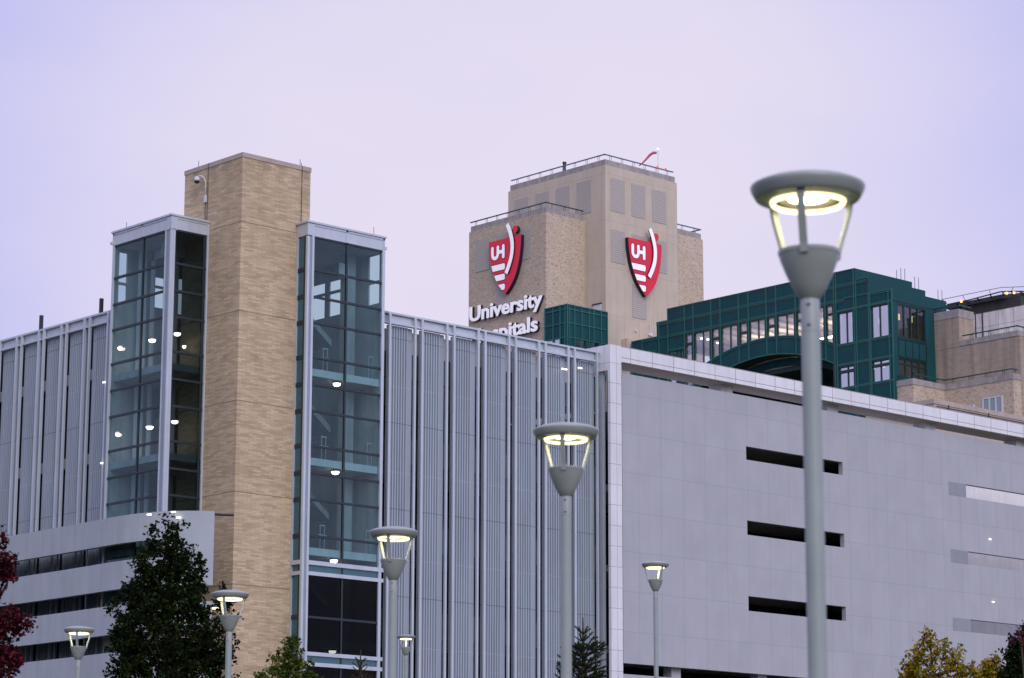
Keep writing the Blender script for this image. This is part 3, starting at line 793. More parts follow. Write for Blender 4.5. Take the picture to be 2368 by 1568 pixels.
def shield(loc, rz, label):
    o = thing('shield_sign', label, 'sign', loc, rz, 'red shield signs on the hospital tower')
    outline = Lside+Rside[::-1][1:]
    m = MB()
    n = len(Lside)
    for d0, d1, grow in ((-.36, -.34, 0),):
        for i in range(n-1): m.prism([Lside[i+1], Rside[i+1], Rside[i], Lside[i]] if i < n-2 else [Lside[i+1], Rside[i], Lside[i]], 'y', d0, d1)
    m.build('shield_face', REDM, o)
    m = MB()
    for i in range(n-1): m.prism([Lside[i+1], Rside[i+1], Rside[i], Lside[i]] if i < n-2 else [Lside[i+1], Rside[i], Lside[i]], 'y', -.338, -.02)
    m.build('shield_edge', NAVY, o)
    cen = sm([(2.19, 1.0), (2.40, .62), (2.58, .17), (2.73, -.42), (2.75, -1.02), (2.64, -1.60), (2.44, -2.10), (2.24, -2.48), (2.07, -2.75)])
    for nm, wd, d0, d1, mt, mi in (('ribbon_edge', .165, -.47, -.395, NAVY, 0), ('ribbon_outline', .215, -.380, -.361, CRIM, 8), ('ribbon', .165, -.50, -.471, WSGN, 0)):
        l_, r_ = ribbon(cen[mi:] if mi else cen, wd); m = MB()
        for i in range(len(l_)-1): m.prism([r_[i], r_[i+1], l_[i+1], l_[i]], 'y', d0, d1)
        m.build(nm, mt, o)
    m = MB(); m.prism([(2.97+.25*math.cos(a*PI/12), .50+.29*math.sin(a*PI/12)) for a in range(24)], 'y', -.40, -.37); m.build('dot', REDM, o)
    m = MB(); m.prism([(2.97+.245*math.cos(a*PI/12), .50+.285*math.sin(a*PI/12)) for a in range(24)], 'y', -.369, -.1); m.build('dot_edge', NAVY, o)
    m = MB()
    def stripe(m, v0, v1, d0, d1, g=0):
        vs_ = [v0+(v1-v0)*i/4 for i in range(5)]
        x1 = 1.82+g
        for a, b in zip(vs_, vs_[1:]):
            m.prism([(lx(b)+.015, b), (x1-(.06 if b == vs_[-1] else 0), b), (x1-(.06 if a == vs_[0] else 0), a), (lx(a)+.015, a)], 'y', d0, d1)
    for v0, v1 in ((-1.90, -2.36), (-2.70, -3.15), (-3.47, -3.92)):
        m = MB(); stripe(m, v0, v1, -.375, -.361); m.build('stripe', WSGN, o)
        m = MB(); stripe(m, v0+.07, v1-.07, -.3605, -.352, .07); m.build('stripe_outline', CRIM, o)
    # joined letters U and H drawn as rounded strokes
    def strokes(m, r, d0, d1):
        ucur = [(.445, -.55), (.445, -1.05)]+[(.745+.30*math.cos(PI+a*PI/10), -1.05+.32*math.sin(PI+a*PI/10)) for a in range(1, 10)]+[(1.05, -1.05), (1.05, -.55)]
        for path in (ucur, [(1.66, -.55), (1.66, -1.37)], [(1.05, -.95), (1.66, -.95)]):
            l_, r_ = ribbon(path, r)
            for i in range(len(l_)-1): m.prism([r_[i], r_[i+1], l_[i+1], l_[i]], 'y', d0, d1)
            for e_ in (path[0], path[-1]):
                m.prism([(e_[0]+r*math.cos(a*PI/8), e_[1]+r*math.sin(a*PI/8)) for a in range(16)], 'y', d0-.0005, d1)
    m = MB(); strokes(m, .20, -.372, -.3615); m.build('letter_outline', CRIM, o)
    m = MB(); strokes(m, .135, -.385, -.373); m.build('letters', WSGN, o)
    m = MB()
    for (x, z) in ((.6, -.6), (2.9, -.6), (.9, -2.2), (2.6, -2.4), (1.8, -3.4)): m.box(x-.05, x+.05, -.02, .01, z-.05, z+.05)
    m.build('wall_bracket', STEEL, o)
    return o
# left shield: local +x must run along world -y, local +y (to the wall) along world +x
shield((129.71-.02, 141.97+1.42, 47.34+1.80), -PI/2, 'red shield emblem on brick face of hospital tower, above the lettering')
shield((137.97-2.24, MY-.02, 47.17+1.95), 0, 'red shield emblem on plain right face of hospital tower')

# ------------------------------------------------------------------ lettering
def word(txt, size_w, z_base, y_left, cap_h, parent):
    cu = bpy.data.curves.new('t', 'FONT'); cu.body = txt; cu.size = 1; cu.offset = .030; cu.extrude = .06; cu.resolution_u = 3
    ob = bpy.data.objects.new('t', cu); COL.objects.link(ob)
    bpy.context.view_layer.update()
    def mk(off, name, mat, ext, ybase):
        cu.offset = off; cu.extrude = ext
        dg = bpy.context.evaluated_depsgraph_get(); me = bpy.data.meshes.new_from_object(ob.evaluated_get(dg))
        return me
    a = mk(.026, 'w', WSGN, .05, 0)
    xs = [v.co.x for v in a.vertices]; x0, x1 = min(xs), max(xs)
    capz = [v.co.y for v in a.vertices]; b0 = 0.0
    hh = max(capz)
    sx = size_w/(x1-x0); sz = cap_h/.74
    def place(me, name, mat, dy, thick):
        zmx = max(abs(v.co.z) for v in me.vertices)
        for v in me.vertices:
            x, y, z = v.co
            v.co = ((x-x0)*sx, dy - z/zmx*thick, y*sz)
        me.materials.clear(); me.materials.append(mat)
        me.flip_normals() if False else None
        o_ = bpy.data.objects.new(name, me); COL.objects.link(o_); o_.parent = parent; o_.location = (0, 0, z_base)
        return o_
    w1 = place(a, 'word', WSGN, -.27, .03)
    b = mk(.028, 'w', NAVY, .05, 0)
    w2 = place(b, 'word_edge', NAVY, -.13, .105)
    w2.parent = w1; w2.location = (0, 0, 0)
    bpy.data.objects.remove(ob)
    return w1
LS = thing('lettering_sign', 'white raised two-line lettering reading University Hospitals on the tower', 'sign', (129.71, 145.66, 0), -PI/2)
word('University', 8.05, 43.40, 0, 1.16, LS)
word('Hospitals', 7.55, 41.60, 0, 1.16, LS)

# windsock and small roof gear
o = thing('windsock', 'pink red windsock drooping from a thin pole on the tower roof', 'windsock', (139.83, 135.7, 54.9))
h = MB(); h.tube([(0, 0, 0), (0, 0, 2.05)], .03, 6); h.build('pole', WPL, o)
rd = (RT.x, RT.y)
h = MB(); h.tube([(-rd[0]*a, -rd[1]*a, b) for a, b in ((.1, 1.72), (.35, 1.72), (.62, 1.55), (.9, 1.22), (1.2, .9), (1.45, .68))], [.09, .11, .10, .08, .06, .04], 10); h.build('sock', PINK, o, smooth=True)
h = MB(); h.lathe([(0, .07), (.07, .04), (.07, -.03), (0, -.07)], (0, 0, 2.02), 10); h.build('lamp', LGS, o)
for x, lb in ((139.6, 'small red beacon at the windsock pole foot'), (140.5, 'small red beacon near the tower roof corner')):
    h = MB(); h.lathe([(.09, 0), (.09, .12), (.05, .2), (0, .22)], n=10); q = h.build('roof_beacon', emit('beacon_lens', (1, .12, .1), 1.6) if x < 140 else bpy.data.materials['beacon_lens'])
    q.location = (x, 135.55, 55.32); tag(q, lb, 'beacon', 'red beacons on the tower roof')
h = MB(); h.lathe([(.12, -.5), (.12, .35), (.16, .36), (.16, .5), (0, .55)], n=10); q = h.build('roof_vent_pipe', STEEL); q.location = (134.4, 140.4, 55.3)
tag(q, 'small dark vent pipe standing at the tower roof railing', 'vent pipe')

# ================================================================== green clad building
N = thing('green_building', 'dark green metal clad building with arched window band in front of the tower', 'building', (138, 122, 3))
NX, NY = 135.6, 109.8
wl_ = MB()
top = [(134.5, 131.9, 41.05), (131.9, 130.75, 42.1), (130.75, 113.0, 42.95), (113.0, 111.9, 42.15), (111.9, NY, 41.0)]
YC = 121.4
sill = lambda y: 39.32-(y-YC)**2/30.8
ab = lambda y: 38.06-(y-YC)**2/28.0
ys = [114.8+i*.45 for i in range(31)]           # arch zone up to 128.3
# front wall panels as a solid with openings: list of (y0, y1, z0, z1)
narrow = [(115.7, 114.9), (118.4, 117.5), (121.11, 120.2), (123.74, 122.81), (126.42, 125.52), (129.05, 128.18)]
wide = [(117.5, 115.7), (120.2, 118.4), (122.81, 121.11), (125.52, 123.74), (128.18, 126.42)]
TH = .25
def fw(y0, y1, z0, z1): wl_.box(NX, NX+TH, y0, y1, z0, z1)
fw(114.72, 130.75, 40.82, 42.95)
fw(130.75, 131.9, 30, 42.1); fw(131.9, 134.5, 30, 41.05)
fw(129.05, 130.75, 39.85, 40.82)
fw(113.0, 114.72, 40.12, 42.95); fw(111.9, 113.0, 40.12, 42.15); fw(NY, 111.9, 40.12, 41.0)
fw(111.9-.1, 113.12, 37.85, 40.12); fw(NY, 110.15, 37.85, 40.12); fw(114.62, 114.82, 37.85, 40.82)
fw(NY, 114.78, 36.33, 37.85)
fw(111.8, 113.12, 34.82, 36.33); fw(NY, 110.2, 34.82, 36.33); fw(114.62, 114.78, 30, 36.33); fw(NY, 114.62, 30, 34.82)
# arched spandrel band
for a, b in zip(ys, ys[1:]): wl_.prism([(a, ab(a)), (b, ab(b)), (b, sill(b)), (a, sill(a))], 'x', NX, NX+TH)
# side wall and roof steps (the three tiers)
wl_.box(NX+TH, 141.4, NY, NY+.3, 40.05, 41.0); wl_.box(NX+TH, 136.12, NY, NY+.3, 30, 40.05); wl_.box(139.05, 140.0, NY, NY+.3, 30, 40.05); wl_.box(136.12, 139.05, NY, NY+.3, 36.33, 37.75); wl_.box(136.12, 139.05, NY, NY+.3, 30, 35.0)
wl_.box(NX+TH, 141.8, 111.9, 112.2, 41.0, 42.15); wl_.box(NX+TH, 141.74, 113.0, 113.3, 42.15, 42.95)
wl_.box(NX+TH, 141.4, NY+.3, 111.9, 40.85, 40.98); wl_.box(NX+TH, 141.7, 112.2, 113.0, 42.0, 42.12); wl_.box(NX+TH, 141.7, 113.3, 130.7, 42.8, 42.92)
wl_.box(NX+TH, 141.7, 130.55, 130.75, 42.1, 42.95); wl_.box(NX+TH, 141.7, 131.7, 131.9, 41.05, 42.1); wl_.box(NX+TH, 141.7, 130.75, 131.7, 41.95, 42.08); wl_.box(NX+TH, 141.7, 131.9, 134.45, 40.9, 41.03)
part(wl_, 'cladding', DGN, N)
rb = MB()
def vrib(y, z0, z1, w_=.035): rb.box(NX-.06, NX, y-w_, y+w_, z0, z1)
def hrib(y0, y1, z, w_=.032): rb.box(NX-.045, NX, y0, y1, z-w_, z+w_)
for z in (41.98, 41.86, 40.95, 40.84): hrib(114.0 if z < 41 else 112.0, 131.9 if z > 41 else 133.4, z)
hrib(113, 130.75, 42.93); hrib(111.9, 113, 42.13); hrib(130.75, 131.9, 42.08); hrib(131.9, 134.5, 41.03); hrib(131.9, 134.5, 40.05); hrib(131.9, 134.5, 39.95)
hrib(111.9, 114, 41.02); hrib(NY, 114, 40.98); hrib(NY, 111.9, 40.86)
for z in (40.22, 40.14, 37.83, 37.73, 36.45, 36.36, 34.80, 34.70): hrib(NY, 114.75, z)
for z in (39.85, 39.75): hrib(129.05, 130.75, z)
for y0, y1 in narrow:
    for y in (y0, y1): vrib(y, max(sill(y) if y > 115 and y < 128.5 else 30, 30), 42.95)
for y in (130.75, 131.65, 133.4, 134.45): vrib(y, 30, 42.95 if y < 131 else (42.05 if y < 131.8 else 41.03))
for y in (114.72, 113.12, 112.95, 111.86, 111.74, 110.14, NY+.04): vrib(y, 30, 42.9 if y > 113 else (42.1 if y > 111.9 else 40.95))
for y in [q_ for n_ in narrow for q_ in n_]:
    if 115 < y < 128.3: vrib(y, ab(y), sill(y))
for a, b in zip(ys, ys[1:]):
    rb.prism([(a, sill(a)-.03), (b, sill(b)-.03), (b, sill(b)+.04), (a, sill(a)+.04)], 'x', NX-.06, NX)
    rb.prism([(a, sill(a)-.15), (b, sill(b)-.15), (b, sill(b)-.10), (a, sill(a)-.10)], 'x', NX-.05, NX)
    rb.prism([(a, ab(a)-.02), (b, ab(b)-.02), (b, ab(b)+.05), (a, ab(a)+.05)], 'x', NX-.06, NX)
part(rb, 'facade_rib', DGR, N)
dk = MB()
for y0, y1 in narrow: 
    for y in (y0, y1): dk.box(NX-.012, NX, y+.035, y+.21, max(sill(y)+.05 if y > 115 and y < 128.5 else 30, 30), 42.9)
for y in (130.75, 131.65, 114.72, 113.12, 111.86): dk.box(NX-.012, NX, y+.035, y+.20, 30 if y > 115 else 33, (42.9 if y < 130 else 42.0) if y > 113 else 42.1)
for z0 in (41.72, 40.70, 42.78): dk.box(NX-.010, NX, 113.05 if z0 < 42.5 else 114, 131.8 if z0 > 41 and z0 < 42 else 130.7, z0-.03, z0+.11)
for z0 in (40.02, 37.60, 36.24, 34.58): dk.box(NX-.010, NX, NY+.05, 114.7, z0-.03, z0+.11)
part(dk, 'rib_shadow_strip', DGK, N)  # dark strips painting in the shadow lines beside and under the ribs
# inner arch ring, soffit, dark recess
ar = MB()
for a, b in zip(ys, ys[1:]):
    ar.prism([(a, ab(a)-.62), (b, ab(b)-.62), (b, ab(b)-.06), (a, ab(a)-.06)], 'x', NX+1.3, NX+1.45)
part(ar, 'inner_arch', DGN, N)
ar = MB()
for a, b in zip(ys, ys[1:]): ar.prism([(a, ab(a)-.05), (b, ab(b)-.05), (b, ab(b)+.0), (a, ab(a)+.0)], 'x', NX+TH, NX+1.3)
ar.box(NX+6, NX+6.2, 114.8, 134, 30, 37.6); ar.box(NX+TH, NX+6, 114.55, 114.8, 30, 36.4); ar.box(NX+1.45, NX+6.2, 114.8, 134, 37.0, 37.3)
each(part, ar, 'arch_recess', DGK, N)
# windows
fbar = MB()
def window(y0, y1, z0, z1, mat=GLR, top2=None, nx=2, arch=False, transom=None):
    m = MB()
    m.box(NX+.10, NX+.115, y0+.02, y1-.02, z0, z1)
    o_ = part(m, 'window', mat, N)
    f_ = MB()
    zb = z0
    for y in ([y0+.03, y1-.03]+([(y0+y1)/2] if nx == 2 else [])): f_.box(NX+.05, NX+.15, y-.045, y+.045, zb, z1)
    f_.box(NX+.052, NX+.148, y0, y1, z1-.06, z1)
    if transom: f_.box(NX+.0, NX+.15, y0, y1, transom-.09, transom+.09)
    sub(f_, 'window_frame', MUL if mat is GLR else DGK, o_)
    return o_
for y1, y0 in [(a, b) for a, b in wide]:
    lo = min(sill(y0+.0), sill(y1)); window(y0, y1, lo-.25 if False else lo, 40.82)
for y1, y0 in narrow:
    lo = min(sill(y0), sill(y1)) if y1 < 128.5 else 37.0
    window(y0, y1, lo, 40.82, GLR, nx=1, transom=40.02 if y1 > 123 else 40.08)
window(129.05, 130.75, 36.5, 39.75, GLB); window(127.9, 128.18, 37, 37.9, GLR, nx=1)
window(113.12, 114.62, 37.85, 40.12, GLB); window(110.15, 111.8, 37.85, 40.12, GLB)
window(113.12, 114.62, 34.82, 36.33, GLB, transom=35.92); window(110.2, 111.8, 34.82, 36.33, GLB, transom=35.92)
for x0, x1, z0, z1, tr in ((136.12, 139.05, 37.75, 40.05, None), (136.12, 139.05, 35.0, 36.33, 35.95)):
    m = MB(); m.box(x0, x1, NY+.1, NY+.115, z0, z1); o_ = part(m, 'window', glass('dim_window_glass' if tr is None else 'dim_low_window_glass', (.5, .55, .5), .5, .01, .08 if tr is None else .22), N)
    f_ = MB()
    for i in range(5): x = x0+(x1-x0)*i/4; f_.box(x-.06, x+.06, NY+.05, NY+.15, z0, z1)
    f_.box(x0, x1, NY+.04, NY+.16, z1-.08, z1); f_.box(x0, x1, NY-.02, NY+.16, z0, z0+.08)
    if tr: f_.box(x0, x1, NY+.045, NY+.155, tr-.05, tr+.05)
    sub(f_, 'window_frame', DGK, o_)
f_ = MB()
for x in (136.1, 136.85, 137.6, 138.3, 139.05): f_.box(x-.03, x+.03, NY-.04, NY, 36.4, 37.7)
f_.box(136.1, 139.1, NY-.045, NY, 36.4, 36.5); f_.box(136.1, 139.1, NY-.045, NY, 37.62, 37.7); f_.box(NX, 141.0, NY-.03, NY, 40.2, 40.26)
part(f_, 'facade_rib', DGK, N)
# rooms behind the windows
rm = MB(); rm.box(NX+.3, NX+9, 114.9, 134.2, 41.0, 41.1); rm.box(NX+8.9, NX+9, 114.9, 134.2, 37.3, 41.0)
each(part, rm, 'room_ceiling', weathered('warm_room_paint', (.80, .68, .52), .8, 0, .03), N)
rm = MB(); rm.box(NX+1.5, NX+8.9, 114.9, 134.2, 37.35, 37.45)
part(rm, 'room_floor', CNI, N)
rm = MB(); rm.box(NX+.4, NX+6, NY+.35, 114.5, 40.3, 40.4); rm.box(NX+.4, NX+6, NY+.35, 114.5, 36.9, 37.0); rm.box(NX+5.9, NX+6, NY+.35, 114.5, 33, 40.3); rm.box(NX+.4, NX+6, 114.45, 114.55, 33, 40.3)
each(part, rm, 'room_ceiling', CNI, N)
rm = MB()
for i in range(13):
    y = 116+i*1.4
    rm.box(NX+.6, NX+8, y, y+.05, 40.82, 41.0)
each(part, rm, 'ceiling_beam', ALD, N)
def room_light(loc, label, kind='strip'):
    m = MB()
    if kind == 'strip': m.box(-.08, .08, -1.2, 1.2, -.03, .03)
    else: m.lathe([(0, .22), (.06, .2), (.06, -.2), (0, -.22)], n=10)
    q_ = m.build('pendant_light', emit('room_fill_strip', (1, .76, .56), 44) if kind == 'strip' and 'room_fill_strip' not in bpy.data.materials else (bpy.data.materials['room_fill_strip'] if kind == 'strip' else PEND))
    q_.location = loc
    tag(q_, label, 'pendant light', 'lights hanging inside the green building'); return q_
PEND = emit('pendant_lens', (1, .62, .25), 3.5)
for i, y in enumerate((117.0, 120.2, 123.4, 126.4)):
    room_light((NX+5.2, y, 39.9), 'long warm strip added to light the room behind the arched windows, %s the large lamp pole' % ('nearest', 'second from', 'third from', 'farthest from')[i])  # glowing strips added to brighten the ceiling behind the arched windows
def seen(px, py, X=None, Y=None):
    d = at(px, py, 1)-CAM; k = (X/d.x) if X else (Y/d.y); return CAM+d*k
for px, py, lb, kw in ((2033, 743, 'amber pendant light behind left pane of the upper corner window pair', dict(X=NX+1)), (1972, 741, 'amber pendant light behind right pane of the window pair nearest the lamp pole', dict(X=NX+1)),
                       (2108, 739, 'amber pendant light inside side window, rightmost', dict(Y=NY+1.2)), (2079, 733, 'amber pendant light inside side window, leftmost', dict(Y=NY+1.2))):
    room_light(seen(px, py, **kw), lb, 'p')
def spot(px, py, lb, X):
    m = MB(); m.lathe([(0, .07), (.12, .03), (.10, -.05), (0, -.08)], n=10); q_ = m.build('pendant_light', LGS); q_.location = seen(px, py, X=X); tag(q_, lb, 'pendant light', 'lights hanging inside the green building')
spot(2020, 852, 'small lit lamp in lower corner window, left pane', NX+.6); spot(2043, 848, 'small lit lamp in lower corner window, right pane', NX+.6)
for i, (px, py) in enumerate(((1612, 779), (1623, 783), (1637, 785), (1660, 793))): spot(px, py, 'small round lit lamp at low left end of the arched windows, %s from left' % ('first', 'second', 'third', 'fourth')[i], NX+2.5)

# antennas on the green roof
for i, (px, y0, y1, lb) in enumerate(((2074, 625, 640, 'reddish'), (2084, 620, 643, ''), (2093, 622, 645, ''), (2116, 640, 665, ''), (2125, 642, 668, ''), (2170, 670, 692, ''), (2179, 672, 694, ''))):
    a = seen(px, y1+14, Y=NY+3.4); b = seen(px, y0, Y=NY+3.4)
    m = MB(); m.tube([(0, 0, 0), (0, 0, b.z-a.z)], .03, 6); q_ = m.build('antenna', ALD); q_.location = a
    tag(q_, 'thin antenna rod on green building roof, %s from the left' % ('first', 'second', 'third', 'fourth', 'fifth', 'sixth', 'seventh')[i], 'antenna', 'antenna rods on the green roof')

# ================================================================== brick hospital wing at the right
K = thing('brick_building', 'stepped tan brick building with stone copings and green roof rails, beside the green building', 'building', (142, 106, 3))
w = MB(); w.box(140.0, 141.6, 107.72, NY-.01, 30, 39.38); w.box(140.0, 160, 102.87, 107.72, 30, 37.34); w.box(141.6, 160, 107.72, 112, 30, 37.34)
bw_ = part(w, 'upper_wall', BRU, K)
w = MB(); w.box(139.97, 141.65, 107.69, NY-.012, 39.38, 39.93); w.box(139.97, 160, 102.84, 107.69, 37.34, 37.70)
sub(w, 'coping', COP, bw_)
w = MB(); w.box(135.8, 139.98, 108.41, NY-.012, 3, 34.28); w.box(139.14, 139.98, 102.75, 108.41, 3, 34.28); w.box(139.98, 160, 102.75, 112, 3, 30)
lw = part(w, 'lower_wall', BRH, K)
w = MB(); w.box(135.76, 139.99, 108.37, NY-.013, 34.28, 34.68); w.box(139.10, 139.99, 102.71, 108.37, 34.28, 34.68)
sub(w, 'coping', COP, lw)
w = MB(); w.box(140.0, 160, 102.75, 102.87, 30, 37.34); part(w, 'side_wall', BRU, K)
railing([(140.1, NY-.1, 39.93), (140.1, 107.85, 39.93), (141.5, 107.85, 39.93)], .28, RAIL, K, .9, .12)
railing([(140.1, 107.5, 37.7), (140.1, 103.0, 37.7), (143, 103.0, 37.7)], .3, RAIL, K, 1.2, .12)
railing([(135.9, NY-.1, 34.68), (135.9, 108.5, 34.68), (139.3, 108.5, 34.68), (139.3, 102.95, 34.68), (139.8, 102.9, 34.68)], .3, RAIL, K, 1.2, .12)
w = MB(); w.box(145.2, 150, 99, 111.15, 36.5, 40.72); part(w, 'white_wall', grid_panel('white_tile_wall', (.80, .77, .75), 1.3, 1.0, 0, -36.7, (.42, .37, .34), .05, .7, .3, .02, .45), K)
w = MB(); w.tube([(141.7, 107.6, 37.7), (141.7, 107.6, 39.9)], .05, 6); w.tube([(142.2, 107.4, 37.7), (142.2, 107.4, 39.9)], .06, 6); each(part, w, 'drain_pipe', STEEL, K)
def brick_window(y0, y1, z0, z1, n=3):
    m = MB(); m.box(139.10, 139.13, y0, y1, z0, z1); o_ = part(m, 'window', weathered('dim_pane', (.30, .36, .38), .15, 0, .1) if 'dim_pane' not in bpy.data.materials else bpy.data.materials['dim_pane'], K)
    f_ = MB()
    for i in range(n+1): y = y0+(y1-y0)*i/n; f_.box(139.07, 139.14, y-.05, y+.05, z0, z1)
    f_.box(139.072, 139.14, y0, y1, z1-.06, z1); f_.box(139.072, 139.14, y0, y1, (z0+z1)/2+.2, (z0+z1)/2+.28)
    sub(f_, 'window_frame', WPL, o_)
brick_window(103.68, 105.23, 30.6, 33.3); brick_window(106.0, 107.6, 30.4, 33.0)

# helipad deck with its safety net frame
P = thing('helipad', 'rooftop helipad deck with outrigger safety net frame and amber lamps', 'helipad', (148, 106, 41))
def zz(a, b): return (3000+a*.4463)*.61667, (950+b*.4463)*.61667
w = MB(); edge = [(145.0, 112.6), (145.0, 107.8), (145.8, 106.2), (150, 104.6), (158, 106), (158, 112.6)]
w.prism(edge, 'z', 41.42, 41.72); part(w, 'deck', STEEL, P)
w = MB(); w.box(145.25, 157, 106.4, 112.3, 40.75, 41.42); part(w, 'deck_beam', CND, P)
up_ = [seen(*zz(x, y), X=143.6) for x, y in ((1195, 388), (1400, 345), (1690, 287))]; c_ = up_[-1]
up_ += [Vector((144.6, c_.y-1.3, c_.z)), Vector((147, c_.y-2.6, c_.z)), Vector((151, c_.y-3.6, c_.z))]
lo_ = [seen(*zz(x, y), X=144.3) for x, y in ((1240, 430), (1420, 392), (1690, 322))]; c_ = lo_[-1]
lo_ += [Vector((145.2, c_.y-1.0, c_.z)), Vector((147.4, c_.y-2.0, c_.z)), Vector((151, c_.y-2.9, c_.z))]
for pth, r_ in ((up_, .02), (lo_, .045)):
    w = MB(); w.tube(pth, r_, 6); part(w, 'net_rim', STEEL, P)
def along(pth, t_):
    f_ = t_*(len(pth)-1); i = min(int(f_), len(pth)-2); return pth[i].lerp(pth[i+1], f_-i)
inn_ = [Vector((145.1, 112.3, 41.6)), Vector((145.1, 110.4, 41.6)), Vector((145.1, 107.9, 41.6)), Vector((145.9, 106.3, 41.6)), Vector((148, 105.4, 41.6)), Vector((151, 104.6, 41.6))]
for i in range(13):
    t_ = i/12; w = MB(); w.tube([along(inn_, t_), along(lo_, t_)], .05, 6); part(w, 'outrigger', STEEL, P)
    if i % 2 == 0:
        w = MB(); w.tube([along(lo_, t_), along(up_, t_)], .02, 5); part(w, 'net_stay', STEEL, P)
for px, py in ((2223, 697), (2328, 678), (2345, 677)):
    q_ = seen(px, py, X=144.2); m = MB(); m.lathe([(0, .1), (.09, .05), (.09, -.05), (0, -.1)], tuple(q_), 10); part(m, 'edge_lamp', LGA, P)

# ================================================================== street lamps
DIA = .72
def make_lamp(height, rot):
    pass
lamp_proto = None
heads = {}
def lamp_parts(root, ph):
    D = DIA
    m = MB(); m.lathe([(.082*D+.0, 0), (.082*D, ph-.3*D), (.080*D, ph-.3*D), (.080*D, ph-.295*D), (.083*D, ph-.293*D), (.083*D, ph-.012*D), (.078*D, ph)], n=28)
    m.lathe([(.15*D, -.3), (.15*D, .03), (.083*D, .04)], n=20)
    pole = m.build('pole', POLE, root, smooth=True, autosmooth=30)
    m = MB()
    for a in (0, 2.1, 4.2):
        for z in (ph-.06*D, ph-.24*D): m.lathe([(0, .004), (.012, .004), (.012, -.004), (0, -.004)], (math.cos(a)*.083*D, math.sin(a)*.083*D, z), 8)
    each(lambda q_, nm, mt, pr: q_.build(nm, mt, pr), m, 'bolt', STEEL, pole)
    h = bpy.data.objects.new('lamp_head', None)
    z = ph
    m = MB(); m.lathe([(.080*D, .0), (.097*D, .012*D), (.152*D, .11*D), (.205*D, .225*D), (.244*D, .325*D), (.262*D, .385*D)], (0, 0, z), 40)
    m.lathe([(.255*D, .392*D), (.266*D, .392*D), (.270*D, .425*D), (.250*D, .43*D), (.05*D, .40*D), (0, .40*D)], (0, 0, z), 40)
    m.lathe([(.262*D, .385*D), (.255*D, .392*D)], (0, 0, z), 40)
    m.build('bell', LHD, root, smooth=True, autosmooth=35)
    # canopy disc
    m = MB(); m.lathe([(.332*D, .868*D), (.37*D, .868*D), (.425*D, .892*D), (.437*D, .884*D), (.450*D, .890*D), (.468*D, .918*D), (.486*D, .950*D), (.498*D, .982*D), (.500*D, .996*D), (.494*D, 1.008*D), (.475*D, 1.018*D), (.41*D, 1.046*D), (.29*D, 1.076*D), (.13*D, 1.094*D), (0, 1.098*D)], (0, 0, z), 56)
    can = m.build('canopy', LHD, root, smooth=True, autosmooth=60)
    m = MB(); m.lathe([(.18*D, .905*D), (.215*D, .90*D), (.225*D, .872*D), (.245*D, .870*D), (.262*D, .905*D), (.285*D, .905*D), (.288*D, .872*D), (.334*D, .869*D)], (0, 0, z), 48); m.build('reflector', LREF, can, smooth=True)
    m = MB(); m.lathe([(.290*D, .870*D), (.297*D, .842*D), (.310*D, .832*D), (.323*D, .842*D), (.330*D, .868*D)], (0, 0, z), 48); m.build('glow_ring', LRING, can, smooth=True)
    m = MB(); m.lathe([(0, .872*D), (.10*D, .876*D), (.17*D, .892*D), (.18*D, .905*D)], (0, 0, z), 40); m.build('lens', LAMP, can, smooth=True)
    for k in range(3):
        a = k*2*PI/3; ca, sa = math.cos(a), math.sin(a); m = MB()
        pts = [(.262, .36), (.275, .44), (.310, .56), (.345, .67), (.374, .77), (.392, .872)]
        wd = .034*D
        for i in range(len(pts)-1):
            (r0, z0), (r1, z1) = pts[i], pts[i+1]; th = .016
            def P3(r_, z_, s_): return (r_*D*ca - s_*sa, r_*D*sa + s_*ca, z+z_*D)
            vv = [P3(r0-th, z0, -wd), P3(r0+th, z0, -wd), P3(r0+th, z0, wd), P3(r0-th, z0, wd), P3(r1-th, z1, -wd), P3(r1+th, z1, -wd), P3(r1+th, z1, wd), P3(r1-th, z1, wd)]
            m.add(vv, [(0, 3, 2, 1), (4, 5, 6, 7), (0, 1, 5, 4), (1, 2, 6, 5), (2, 3, 7, 6), (3, 0, 4, 7)])
        m.build('arm', LHD, root)
LAMPS = [(1, 1873, 692, 268, -9, 'largest nearest lit street lamp, tall grey pole rising at right'),
         (2, 1309, 1148, 155, -8, 'lit street lamp before right end of the ribbed metal screen'),
         (3, 909, 1342, 113, -16, 'lit street lamp in front of the right glass stairwell edge'),
         (4, 530, 1461, 88, -24, 'lit street lamp between the dark green tree and brick tower'),
         (5, 180.5, 1526, 71, -10, 'lit street lamp before concrete bands at far left'),
         (6, 1516, 1368, 64, 40, 'lit street lamp alone before the grey panel wall'),
         (7, 938.5, 1516, 44.5, 178, 'smallest lit street lamp, low in front of ribbed screen'),
         (8, 500, 1447, 47, 25, 'lit street lamp half hidden by the dark green tree leaves')]
for n_, px, py, dd, rot, lb in LAMPS:
    k = F_PX*DIA/dd; tp = at(px, py, k); base = gz(tp.x, tp.y)
    a = math.atan2(-tp.y, -tp.x)+R(rot)
    o = thing('street_lamp', lb, 'street lamp', (tp.x, tp.y, base), a, 'lit street lamps in front of the garage')
    lamp_parts(o, tp.z-base)

